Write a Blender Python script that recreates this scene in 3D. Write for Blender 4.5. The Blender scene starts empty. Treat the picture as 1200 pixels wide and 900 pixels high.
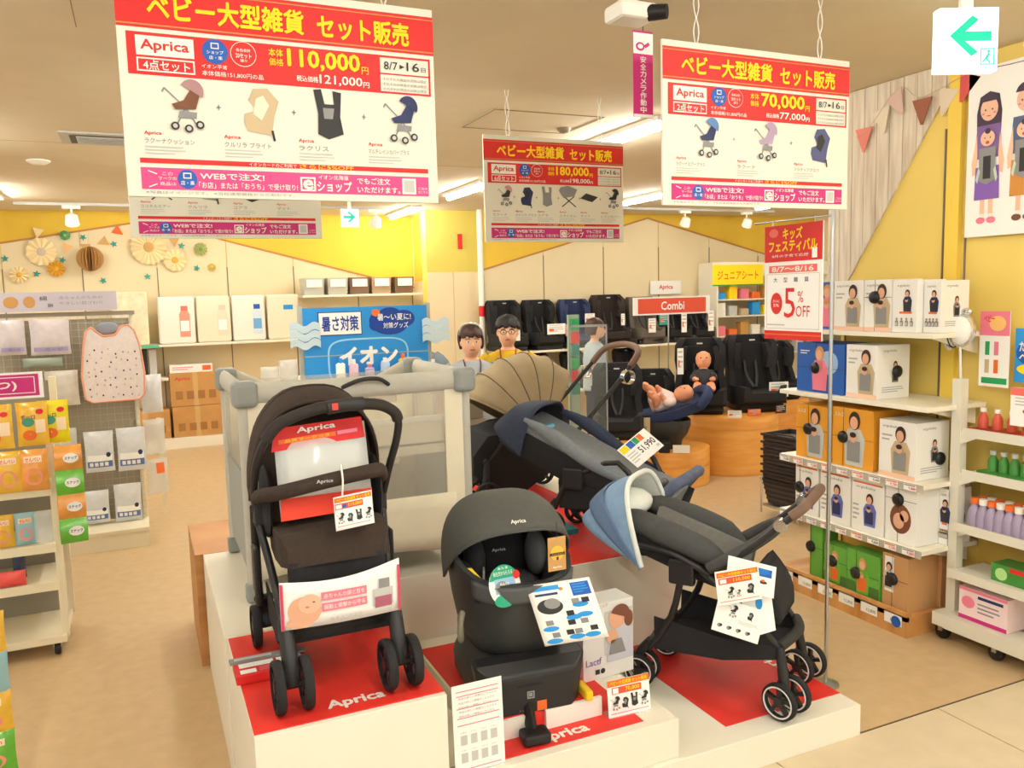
import bpy, math, random
from mathutils import Vector, Matrix
random.seed(4)
PI = math.pi
SC = bpy.context.scene
COL = SC.collection

# ------------------------------------------------------------------ camera
cam_d = bpy.data.cameras.new('camera'); cam = bpy.data.objects.new('camera', cam_d); COL.objects.link(cam)
cam_d.sensor_width = 36.0; cam_d.lens = 36.0 * 964.0 / 1200.0; cam_d.clip_start = .05; cam_d.clip_end = 100
R2 = Vector((.91071669, -.41224029, -.0255548)); D2 = Vector((-.06763889, -.08781905, -.99383741)); FW = Vector((.40745562, .90683282, -.10786175))
cam.matrix_world = Matrix(((R2.x, -D2.x, -FW.x, 0), (R2.y, -D2.y, -FW.y, 0), (R2.z, -D2.z, -FW.z, 1.8), (0, 0, 0, 1)))
SC.camera = cam

# ------------------------------------------------------------------ world, exposure
W = bpy.data.worlds.new('world'); SC.world = W; W.use_nodes = True
bg = W.node_tree.nodes['Background']; bg.inputs[0].default_value = (1.0, .98, .945, 1); bg.inputs[1].default_value = .95
SC.view_settings.view_transform = 'Standard'; SC.view_settings.look = 'None'
SC.view_settings.exposure = 0.58; SC.view_settings.gamma = 1.0; SC.view_settings.use_curve_mapping = False

# ------------------------------------------------------------------ ceiling lamps, most of them unseen and added only to light the shop
ZC = 2.93
LAMPS = [(3.21, 5.15), (3.21, 8.19), (3.21, 10.45), (5.53, 8.45), (5.53, 5.3), (-1.25, 9.4), (.75, 9.9), (.75, 7.0), (-1.25, 6.3), (-1.25, 3.4), (.9, 4.9), (7.7, 8.4), (7.7, 5.4), (3.95, 2.1), (-.7, .9), (1.0, .9), (2.7, .9), (1.0, -.9), (2.7, -.9), (4.4, .6), (-.7, -.9)]
LAMP_W = 62.0

# ------------------------------------------------------------------ helpers
def S(r, g, b):
    f = lambda c: (c / 255 / 12.92) if c <= 10.3 else ((c / 255 + .055) / 1.055) ** 2.4
    return (f(r), f(g), f(b))
MATS = {}
def mat(name, rgb, rough=.6, metal=0, emit=0, var=0, vscale=8, bump=0, bscale=200, spec=.4, coat=0):
    if name in MATS: return MATS[name]
    m = bpy.data.materials.new(name); m.use_nodes = True; nt = m.node_tree; b = nt.nodes['Principled BSDF']
    c = S(*rgb); b.inputs['Base Color'].default_value = (*c, 1); b.inputs['Roughness'].default_value = rough
    b.inputs['Metallic'].default_value = metal; b.inputs['Specular IOR Level'].default_value = spec; b.inputs['Coat Weight'].default_value = coat
    if emit: b.inputs['Emission Color'].default_value = (*c, 1); b.inputs['Emission Strength'].default_value = emit
    if var or bump: tc = nt.nodes.new('ShaderNodeTexCoord')
    if var:
        n = nt.nodes.new('ShaderNodeTexNoise'); n.inputs['Scale'].default_value = vscale; n.inputs['Detail'].default_value = 4
        r = nt.nodes.new('ShaderNodeValToRGB'); r.color_ramp.elements[0].position = .3; r.color_ramp.elements[1].position = .7
        r.color_ramp.elements[0].color = (*[v * (1 - var) for v in c], 1); r.color_ramp.elements[1].color = (*[min(1, v * (1 + var)) for v in c], 1)
        nt.links.new(tc.outputs['Object'], n.inputs['Vector']); nt.links.new(n.outputs['Fac'], r.inputs['Fac']); nt.links.new(r.outputs['Color'], b.inputs['Base Color'])
    if bump:
        n = nt.nodes.new('ShaderNodeTexNoise'); n.inputs['Scale'].default_value = bscale
        bp = nt.nodes.new('ShaderNodeBump'); bp.inputs['Strength'].default_value = bump; bp.inputs['Distance'].default_value = .002
        nt.links.new(tc.outputs['Object'], n.inputs['Vector']); nt.links.new(n.outputs['Fac'], bp.inputs['Height']); nt.links.new(bp.outputs['Normal'], b.inputs['Normal'])
    MATS[name] = m
    return m
def clear(name, rgb, alpha, rough=.15):
    if name in MATS: return MATS[name]
    m = mat(name, rgb, rough); m.node_tree.nodes['Principled BSDF'].inputs['Alpha'].default_value = alpha
    return m
def wood(name, a, b_, scale=(1, 12, 1), rough=.45):
    if name in MATS: return MATS[name]
    m = mat(name, a, rough); nt = m.node_tree; b = nt.nodes['Principled BSDF']
    tc = nt.nodes.new('ShaderNodeTexCoord'); mp = nt.nodes.new('ShaderNodeMapping'); mp.inputs['Scale'].default_value = scale
    n = nt.nodes.new('ShaderNodeTexNoise'); n.inputs['Scale'].default_value = 3; n.inputs['Detail'].default_value = 6
    r = nt.nodes.new('ShaderNodeValToRGB'); r.color_ramp.elements[0].color = (*S(*a), 1); r.color_ramp.elements[1].color = (*S(*b_), 1)
    r.color_ramp.elements[0].position = .35; r.color_ramp.elements[1].position = .65
    nt.links.new(tc.outputs['Object'], mp.inputs['Vector']); nt.links.new(mp.outputs['Vector'], n.inputs['Vector']); nt.links.new(n.outputs['Fac'], r.inputs['Fac']); nt.links.new(r.outputs['Color'], b.inputs['Base Color'])
    return m

def cr(pts, n=6, closed=False):
    pts = [Vector(p) for p in pts]; out = []; m = len(pts)
    for i in range(m if closed else m - 1):
        g = (lambda k: pts[k % m]) if closed else (lambda k: pts[max(0, min(m - 1, k))])
        p0, p1, p2, p3 = g(i - 1), g(i), g(i + 1), g(i + 2)
        for j in range(n):
            t = j / n
            out.append(.5 * ((2 * p1) + (p2 - p0) * t + (2 * p0 - 5 * p1 + 4 * p2 - p3) * t * t + (3 * p1 - p0 - 3 * p2 + p3) * t ** 3))
    if not closed: out.append(pts[-1].copy())
    return out

class MB:
    def __init__(s): s.v = []; s.f = []; s.sm = []
    def add(s, vs, fs, smooth=False, M=None):
        o = len(s.v)
        s.v += [tuple(M @ Vector(p)) if M else tuple(p) for p in vs]
        s.f += [tuple(i + o for i in f) for f in fs]; s.sm += [smooth] * len(fs)
        return s
    def box(s, x0, x1, y0, y1, z0, z1, M=None):
        return s.add([(x0, y0, z0), (x1, y0, z0), (x1, y1, z0), (x0, y1, z0), (x0, y0, z1), (x1, y0, z1), (x1, y1, z1), (x0, y1, z1)],
                     [(3, 2, 1, 0), (4, 5, 6, 7), (0, 1, 5, 4), (1, 2, 6, 5), (2, 3, 7, 6), (3, 0, 4, 7)], False, M)
    def loft(s, rings, caps=True, smooth=True, closed=True):
        n = len(rings[0]); vs = [p for r in rings for p in r]; fs = []
        for i in range(len(rings) - 1):
            for j in range(n if closed else n - 1):
                k = (j + 1) % n; fs.append((i * n + j, i * n + k, (i + 1) * n + k, (i + 1) * n + j))
        if caps: fs.append(tuple(range(n - 1, -1, -1))); fs.append(tuple((len(rings) - 1) * n + j for j in range(n)))
        return s.add(vs, fs, smooth)
    def tube(s, pts, r, n=8, smooth_path=0, caps=True, flat=1.0, up=None):
        pts = cr(pts, smooth_path) if smooth_path else [Vector(p) for p in pts]
        m = len(pts); rr = r if isinstance(r, (list, tuple)) else [r] * m
        if len(rr) != m: rr = [rr[min(len(rr) - 1, int(i * (len(rr) - 1) / (m - 1)))] + (rr[min(len(rr) - 1, int(i * (len(rr) - 1) / (m - 1)) + 1)] - rr[int(i * (len(rr) - 1) / (m - 1))]) * ((i * (len(rr) - 1) / (m - 1)) % 1) for i in range(m)]
        rings = []; nrm = None
        for i in range(m):
            t = (pts[min(m - 1, i + 1)] - pts[max(0, i - 1)]).normalized()
            if nrm is None:
                a = Vector(up) if up else (Vector((0, 0, 1)) if abs(t.z) < .9 else Vector((1, 0, 0)))
                nrm = (a - t * a.dot(t)).normalized()
            else:
                nrm = (nrm - t * nrm.dot(t)).normalized()
            b = t.cross(nrm)
            rings.append([pts[i] + (nrm * math.cos(2 * PI * k / n) + b * math.sin(2 * PI * k / n) * flat) * rr[i] for k in range(n)])
        return s.loft(rings, caps)
    def cyl(s, p0, p1, r0, r1=None, n=12):
        return s.tube([p0, p1], [r0, r0 if r1 is None else r1], n)
    def lathe(s, prof, n=20, M=None, closed=False):
        rings = [[(r * math.cos(2 * PI * k / n), r * math.sin(2 * PI * k / n), z) for k in range(n)] for r, z in prof]
        if M: rings = [[M @ Vector(p) for p in r] for r in rings]
        if closed: rings.append(rings[0])
        return s.loft(rings, caps=not closed)
    def ell(s, c, r, nu=14, nv=9, M=None):
        vs = []; fs = []
        for j in range(nv + 1):
            a = PI * j / nv
            for i in range(nu):
                b = 2 * PI * i / nu; vs.append(Vector((c[0] + r[0] * math.sin(a) * math.cos(b), c[1] + r[1] * math.sin(a) * math.sin(b), c[2] + r[2] * math.cos(a))))
        for j in range(nv):
            for i in range(nu):
                k = (i + 1) % nu; fs.append((j * nu + i, (j + 1) * nu + i, (j + 1) * nu + k, j * nu + k))
        return s.add(vs, fs, True, M)
    def grid(s, fn, nu, nv, smooth=True):
        vs = [fn(i / nu, j / nv) for j in range(nv + 1) for i in range(nu + 1)]
        fs = [(j * (nu + 1) + i, j * (nu + 1) + i + 1, (j + 1) * (nu + 1) + i + 1, (j + 1) * (nu + 1) + i) for j in range(nv) for i in range(nu)]
        return s.add(vs, fs, smooth)
    def prism(s, poly, M, t):
        n = len(poly); vs = [M @ Vector((x, y, 0)) for x, y in poly] + [M @ Vector((x, y, t)) for x, y in poly]
        return s.add(vs, [tuple(range(n - 1, -1, -1)), tuple(range(n, 2 * n))] + [(i, (i + 1) % n, n + (i + 1) % n, n + i) for i in range(n)])
    def mesh(s, name):
        me = bpy.data.meshes.new(name); me.from_pydata([tuple(p) for p in s.v], [], s.f)
        me.polygons.foreach_set('use_smooth', s.sm); me.update()
        return me
    def build(s, name, m, parent=None, loc=None, rz=0, bevel=0, solid=0, sub=0, seg=2, **tags):
        me = s.mesh(name)
        if m: me.materials.append(m)
        if any(s.sm): me.set_sharp_from_angle(angle=math.radians(50))
        o = bpy.data.objects.new(name, me); COL.objects.link(o)
        if parent: o.parent = parent
        if loc: o.location = loc
        if rz: o.rotation_euler.z = rz
        if solid: q = o.modifiers.new('solid', 'SOLIDIFY'); q.thickness = solid; q.offset = 0
        if bevel: q = o.modifiers.new('bevel', 'BEVEL'); q.width = bevel; q.segments = seg; q.limit_method = 'ANGLE'; q.angle_limit = math.radians(40)
        if sub: q = o.modifiers.new('sub', 'SUBSURF'); q.levels = sub; q.render_levels = sub
        for k, v in tags.items(): o[k] = v
        return o
def bx(name, m, parent, *a, bevel=0, **t): return MB().box(*a).build(name, m, parent, bevel=bevel, **t)
def thing(name, label, cat, loc=(0, 0, 0), rz=0, group=None):
    o = bpy.data.objects.new(name, None); COL.objects.link(o); o.location = loc; o.rotation_euler.z = rz; o.empty_display_size = .1
    o['label'] = label; o['category'] = cat
    if group: o['group'] = group
    return o
def copy_tree(o, parent=None):
    c = o.copy(); COL.objects.link(c); c.parent = parent
    for ch in [q for q in o.children]: copy_tree(ch, c)
    return c
def dup(o, loc, rz=None, label=None):
    c = copy_tree(o); c.location = loc
    if rz is not None: c.rotation_euler.z = rz
    if label: c['label'] = label
    return c
def FM(o, x, y):
    x = Vector(x).normalized(); y = Vector(y).normalized(); d = x.cross(y)
    return Matrix(((x.x, y.x, d.x, o[0]), (x.y, y.y, d.y, o[1]), (x.z, y.z, d.z, o[2]), (0, 0, 0, 1)))
FRONT = lambda o: FM(o, (1, 0, 0), (0, 0, 1))     # faces -Y
SIDE = lambda o: FM(o, (0, -1, 0), (0, 0, 1))     # faces -X
FLAT = lambda o: FM(o, (1, 0, 0), (0, 1, 0))      # faces up
TXT = {}
def text_geo(s, bold):
    k = (s, bold)
    if k not in TXT:
        c = bpy.data.curves.new('t', 'FONT'); c.body = s; c.resolution_u = 2; c.offset = bold
        o = bpy.data.objects.new('t', c); me = bpy.data.meshes.new_from_object(o)
        v = [(p.co.x, p.co.y) for p in me.vertices]; f = [tuple(p.vertices) for p in me.polygons]
        bpy.data.objects.remove(o); bpy.data.curves.remove(c); bpy.data.meshes.remove(me)
        xs = [p[0] for p in v]; ys = [p[1] for p in v]
        TXT[k] = (v, f, min(xs), max(xs), min(ys), max(ys))
    return TXT[k]
class Panel:
    """flat print on a board: x right, y up, layers stacked a millimetre apart"""
    def __init__(s, parent, M, eps=.0012, bend=None): s.p = parent; s.M = M; s.e = eps; s.L = {}; s.bend = bend
    def put(s, m, pts, faces, layer, txt=False):
        k = (m, txt)
        if k not in s.L: s.L[k] = MB()
        vs = [(x, y, s.e * layer + (s.bend(x, y) if s.bend else 0)) for x, y in pts]
        s.L[k].add(vs, faces, False, s.M)
    def poly(s, pts, m, layer=1): s.put(m, pts, [tuple(range(len(pts)))], layer); return s
    def rect(s, x0, y0, x1, y1, m, layer=1):
        if s.bend:
            n = 8; P = [(x0 + (x1 - x0) * i / n, y0 + (y1 - y0) * j / n) for j in range(n + 1) for i in range(n + 1)]
            s.put(m, P, [(j * (n + 1) + i, j * (n + 1) + i + 1, (j + 1) * (n + 1) + i + 1, (j + 1) * (n + 1) + i) for j in range(n) for i in range(n)], layer)
            return s
        return s.poly([(x0, y0), (x1, y0), (x1, y1), (x0, y1)], m, layer)
    def disc(s, cx, cy, rx, ry, m, layer=1, n=20, a0=0, a1=2 * PI):
        return s.poly([(cx + rx * math.cos(a0 + (a1 - a0) * k / n), cy + ry * math.sin(a0 + (a1 - a0) * k / n)) for k in range(n + (a1 - a0 < 6.2))], m, layer)
    def frame(s, x0, y0, x1, y1, w, m, layer=1):
        s.rect(x0, y0, x1, y0 + w, m, layer); s.rect(x0, y1 - w, x1, y1, m, layer); s.rect(x0, y0 + w, x0 + w, y1 - w, m, layer); return s.rect(x1 - w, y0 + w, x1, y1 - w, m, layer)
    def bar(s, a, b, w, m, layer=1):
        d = Vector((b[0] - a[0], b[1] - a[1])); n = Vector((-d.y, d.x)).normalized() * w / 2
        return s.poly([(a[0] - n.x, a[1] - n.y), (b[0] - n.x, b[1] - n.y), (b[0] + n.x, b[1] + n.y), (a[0] + n.x, a[1] + n.y)], m, layer)
    def text(s, t, x0, y0, x1, y1, m, layer=2, bold=.012, slant=0):
        v, f, a, b, c, d = text_geo(t, 0 if bold >= .012 else bold); sx = (x1 - x0) / (b - a); sy = (y1 - y0) / (d - c)
        for ox, oy in (((0, 0), (1, 0), (-1, 0), (0, 1), (0, -1), (.7, .7), (-.7, .7)) if bold >= .012 else ((0, 0),)):
            s.put(m, [(x0 + (p[0] - a + ox * bold) * sx, y0 + (p[1] - c + oy * bold) * sy) for p in v], f, layer + .08 * ox + .1 * oy, True)
        return s
    def lines(s, x0, y0, x1, y1, n, m, layer=2, fill=.4):
        h = (y1 - y0) / n
        for i in range(n):
            w = 1 if i < n - 1 else .7
            s.rect(x0, y1 - h * (i + fill), x0 + (x1 - x0) * w * (.9 + .1 * ((i * 7) % 3) / 2), y1 - h * i, m, layer)
        return s
    def done(s):
        for (m, t), b in s.L.items():
            b.build(m.name + ('_lettering' if t else '_print'), m, s.p, kind='stuff')
        return s

# ------------------------------------------------------------------ materials
white = mat('white', (238, 236, 224), .5); cream = mat('cream', (232, 224, 196), .6); paper = mat('paper_white', (246, 245, 238), .7)
red = mat('red', (214, 38, 34), .55); yellow = mat('yellow', (255, 216, 20), .6); magenta = mat('magenta', (200, 44, 120), .6)
black = mat('black', (24, 23, 23), .5); dark = mat('dark_grey', (46, 45, 45), .6); grey = mat('grey', (140, 140, 138), .6); ltgrey = mat('light_grey', (196, 196, 190), .6)
blue = mat('blue', (34, 92, 178), .6); sky = mat('sky_blue', (40, 150, 222), .55); orange = mat('orange', (232, 110, 44), .6); green = mat('green', (40, 160, 90), .6)
skin = mat('skin', (226, 172, 138), .6); brownp = mat('brown', (120, 74, 48), .6); navyp = mat('navy', (42, 52, 92), .6); tan = mat('tan', (200, 178, 140), .6)
purple = mat('purple', (132, 92, 176), .6); pink = mat('pink', (236, 128, 150), .6); hair = mat('hair_brown', (58, 36, 28), .6); gold = mat('gold', (190, 146, 76), .5)
steel = mat('steel', (190, 192, 190), .3, 1); chrome = mat('chrome', (215, 216, 216), .18, 1)
# product pictures used in the prints
def pic_stroller(P, x, y, h, body, hood, frame=grey, l=2):
    s = h
    P.bar((x - .16 * s, y + .12 * s), (x + .1 * s, y + .62 * s), .03 * s, frame, l); P.bar((x + .2 * s, y + .12 * s), (x - .02 * s, y + .5 * s), .03 * s, frame, l)
    P.bar((x - .05 * s, y + .5 * s), (x - .36 * s, y + .8 * s), .03 * s, frame, l); P.bar((x - .36 * s, y + .8 * s), (x - .4 * s, y + .72 * s), .03 * s, frame, l)
    P.poly([(x - .14 * s, y + .24 * s), (x + .2 * s, y + .24 * s), (x + .22 * s, y + .36 * s), (x - .1 * s, y + .38 * s)], frame, l + 1)
    P.poly([(x - .24 * s, y + .5 * s), (x - .18 * s, y + .4 * s), (x + .2 * s, y + .42 * s), (x + .3 * s, y + .75 * s), (x + .12 * s, y + .8 * s), (x - .02 * s, y + .58 * s)], body, l + 2)
    P.disc(x + .14 * s, y + .76 * s, .22 * s, .23 * s, hood, l + 3, 16, -.5, 2.6)
    for wx, wy in ((-.2, .08), (.05, .04), (.26, .12)):
        P.disc(x + wx * s, y + wy * s, .08 * s, .08 * s, dark, l + 4, 12); P.disc(x + wx * s, y + wy * s, .045 * s, .045 * s, ltgrey, l + 5, 10)
def pic_seat(P, x, y, h, body, pad, l=2):
    s = h
    P.poly([(x - .32 * s, y + .25 * s), (x - .25 * s, y + .06 * s), (x + .25 * s, y), (x + .32 * s, y + .4 * s), (x + .42 * s, y + .72 * s), (x + .2 * s, y + .98 * s), (x - .1 * s, y + .95 * s), (x - .2 * s, y + .72 * s), (x - .05 * s, y + .5 * s), (x - .3 * s, y + .42 * s)], body, l)
    P.poly([(x - .12 * s, y + .42 * s), (x + .05 * s, y + .3 * s), (x + .22 * s, y + .62 * s), (x + .1 * s, y + .82 * s), (x - .05 * s, y + .75 * s)], pad, l + 1)
    P.bar((x + .26 * s, y + .1 * s), (x + .3 * s, y - .12 * s), .05 * s, dark, l + 1)
def pic_carrier(P, x, y, h, body, l=2):
    s = h
    P.poly([(x - .28 * s, y + .98 * s), (x - .12 * s, y + s), (x - .06 * s, y + .7 * s), (x + .14 * s, y + .7 * s), (x + .12 * s, y + .98 * s), (x + .3 * s, y + .95 * s), (x + .26 * s, y + .45 * s), (x + .32 * s, y + .1 * s), (x, y - .02 * s), (x - .22 * s, y + .08 * s), (x - .2 * s, y + .5 * s)], body, l)
    P.poly([(x - .1 * s, y + .62 * s), (x + .14 * s, y + .62 * s), (x + .1 * s, y + .4 * s), (x - .08 * s, y + .4 * s)], grey, l + 1)
def pic_parent(P, x, y, h, cloth, carr, hr=hair, l=2):
    s = h
    P.poly([(x - .2 * s, y), (x - .24 * s, y + .5 * s), (x - .14 * s, y + .68 * s), (x + .14 * s, y + .68 * s), (x + .24 * s, y + .5 * s), (x + .2 * s, y)], cloth, l)
    P.disc(x, y + .83 * s, .13 * s, .17 * s, hr, l + 1); P.disc(x - .01 * s, y + .79 * s, .09 * s, .12 * s, skin, l + 2)
    P.poly([(x - .16 * s, y + .08 * s), (x - .16 * s, y + .46 * s), (x + .14 * s, y + .46 * s), (x + .14 * s, y + .08 * s)], carr, l + 3); P.disc(x - .02 * s, y + .52 * s, .08 * s, .09 * s, skin, l + 4)
    P.disc(x - .02 * s, y + .57 * s, .075 * s, .05 * s, hr, l + 5)
# ================================================================== THE SETTING
m_floor = mat('floor_vinyl', (200, 172, 130), .42, var=.06, vscale=14, bump=.15, bscale=90)
m_tile = mat('aisle_tile', (212, 196, 164), .4, var=.04, vscale=9)
m_grout = mat('grout', (120, 96, 70), .8)
m_ceil = mat('ceiling_paint', (224, 211, 184), .9, var=.02, vscale=5)
m_cream = mat('wall_cream', (232, 216, 176), .75, var=.015, vscale=3)
m_yel = mat('wall_yellow', (228, 192, 66), .75, var=.03, vscale=4)
m_yel2 = mat('wall_pale_yellow', (218, 200, 96), .75, var=.02, vscale=4)
m_trim = mat('trim_brown', (190, 132, 66), .6)
m_slot = mat('slot_upright', (124, 114, 98), .5)
m_wwood = wood('whitewashed_wood', (200, 184, 160), (224, 212, 190), (14, 14, 1), .7)
def struct(o): o['kind'] = 'structure'; return o
struct(bx('floor', m_floor, None, -8, 11, 2.318, 11.7, -.06, 0))
fa = struct(bx('floor_aisle', m_grout, None, -8, 11, -5, 2.318, -.06, -.004))
tile = MB().box(0, .884, 0, .884, -.004, 0).mesh('tile'); tile.materials.append(m_tile)
for r in range(3):
    for k in range(-3, 5):
        o = bpy.data.objects.new('tile', tile); COL.objects.link(o); o.parent = fa; o.location = (2.104 + .89 * k, 2.313 - .886 - .89 * r, 0)
struct(bx('trim_1', mat('trim_strip', (120, 104, 84), .4, .6), None, 2.54, 11, 2.3135, 2.318, -.02, .002))
ce = struct(bx('ceiling', m_ceil, None, -8, 11, -5, 11.7, ZC, ZC + .08))
# seams of the plaster boards and a hatch
for a in ((-.155, -.151, 2.4, 3.9), (-.02, 3.1, 6.9, 6.905), (-6, -.38, 6.62, 6.625)): bx('seam', mat('seam', (150, 134, 108), .9), ce, a[0], a[1], a[2], a[3], ZC - .001, ZC + .001)
h = MB()
for a in ((2.06, 2.84, 4.74, 4.75), (2.06, 2.84, 5.30, 5.31), (2.06, 2.07, 4.75, 5.30), (2.83, 2.84, 4.75, 5.30)): h.box(*a, ZC - .004, ZC + .001)
h.build('hatch_frame', mat('seam', (150, 134, 108)), ce)

def gable(x, pts):
    for (xa, za), (xb, zb) in zip(pts, pts[1:]):
        if xa <= x <= xb: return za + (zb - za) * (x - xa) / (xb - xa)
    return pts[0][1] if x < pts[0][0] else pts[-1][1]
def back_wall(name, x0, x1, Y, pts, ups, hi, ystruct):
    w = struct(bx(name, ystruct, None, x0, x1, Y + .012, Y + .1, 0, ZC))
    edges = [x0] + [u for u in ups if x0 < u < x1] + [x1]
    for a, b in zip(edges, edges[1:]):
        mid = [(x, z) for x, z in pts if a < x < b]
        top = [(a, gable(a, pts))] + mid + [(b, gable(b, pts))]
        MB().prism([(a + .004, 0), (b - .004, 0)] + [(min(b - .004, max(a + .004, x)), z) for x, z in reversed(top)], FRONT((0, Y + .013, 0)), .013).build('panel', m_cream, w)
    for u in ups: bx('slotted_upright', m_slot, w, u - .006, u + .006, Y - .006, Y + .01, .12, min(hi, gable(u, pts) - .05))
    for (xa, za), (xb, zb) in zip(pts, pts[1:]):
        a = Vector((max(xa, x0), 0, gable(max(xa, x0), pts))); b = Vector((min(xb, x1), 0, gable(min(xb, x1), pts))); d = b - a
        ang = math.atan2(d.z, d.x)
        MB().prism([(0, 0), (d.length, 0), (d.length, .022), (0, .022)], Matrix.Translation((a.x, Y - .003, a.z)) @ Matrix.Rotation(-ang, 4, 'Y') @ Matrix.Rotation(PI / 2, 4, 'X'), .012).build('gable_trim', m_trim, w)
    return w
back_wall('wall_back_left', -8, 3.6, 11.3, [(-8, 1.4), (.17, 2.815), (3.6, 1.92)], [-2.25, -1.42, -.588, .247, 1.08, 1.92, 2.78, 3.56], 2.25, m_yel)
ws = struct(bx('wall_side', m_yel, None, 3.6, 3.7, 10.41, 11.3, 0, ZC))
bx('panel', m_cream, ws, 3.588, 3.6, 10.41, 11.3, 0, 2.02)
wc = struct(bx('wall_column', m_yel2, None, 3.49, 4.25, 10.4, 10.6, 0, ZC))
bx('panel', m_cream, wc, 3.49, 3.846, 10.388, 10.4, 0, 2.12); bx('panel', m_cream, wc, 3.852, 4.25, 10.388, 10.4, 0, 2.12)
back_wall('wall_back_right', 4.25, 10.3, 10.4, [(4.25, 2.125), (6.93, 2.86), (10.3, 2.05)], [4.29, 5.2, 6.17, 7.12, 8.05, 9.0], 2.45, m_yel)
struct(bx('wall_far_right', m_cream, None, 10.2, 10.3, 3.9, 10.4, 0, ZC))
wr = struct(bx('wall_right', mat('wall_soft_yellow', (234, 206, 110), .75, var=.02, vscale=4), None, 3.9, 4.02, 1.4, 3.86, 0, ZC))
y = 3.86
while y > 3.0:
    b = min(y, y); a = max(3.0, y - .088)
    za = 2.66 - 1.5 * (a + .002 - 3.15); zb = 2.66 - 1.5 * (b - 3.15)
    za, zb = min(za, 2.92), min(zb, 2.92)
    if za < 2.91 or zb < 2.91: MB().prism([(-b + .002, zb), (-a - .002, za), (-a - .002, 2.925), (-b + .002, 2.925)], SIDE((3.899, 0, 0)), .012).build('plank', m_wwood, wr)
    y -= .088
bx('pilaster', mat('wall_bright_yellow', (240, 206, 84), .7), wr, 3.87, 3.9, 2.965, 3.04, 0, 2.92)
for yy in (3.07, 2.94, 3.72): 
    u = MB().box(3.892, 3.9, yy - .0035, yy + .0035, .15, 2.6); u.build('slotted_upright', m_slot, wr)
struct(MB().cyl((4.2, 10.27, 0), (4.2, 10.27, ZC), .038, n=14).build('trim_2', mat('pipe_white', (236, 236, 226), .4)))
MB().cyl((4.2, 10.27, 1.52), (4.2, 10.27, 1.66), .041, n=14).build('fire_point_marker', red, None, label='red band wrapped on the white corner pipe', category='marker')

# ------------------------------------------------------------------ ceiling lamps
m_lamp = mat('lamp_tube', (253, 250, 242), .5, emit=LAMP_W)
def lamp(i, x, y, label):
    t = thing('linear_lamp', label, 'ceiling light', (x, y, ZC), 0, 'linear ceiling lamps')
    bx('housing', white, t, -.07, .07, -.56, .56, -.03, 0)
    MB().tube([(0, -.53, -.05), (0, .53, -.05)], .028, 10).build('tube', m_lamp, t)
names = ['linear ceiling lamp behind the right hanging price board, nearest of its row', 'linear ceiling lamp between the large and the middle hanging boards', 'linear ceiling lamp just right of the small green exit box', 'linear ceiling lamp between the middle and right hanging boards']
for i, (x, y) in enumerate(LAMPS):
    lamp(i, x, y, names[i] if i < 4 else ('linear ceiling lamp at the left edge above the back wall' if i == 5 else 'unseen linear ceiling lamp added only to light the shop'))

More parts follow.
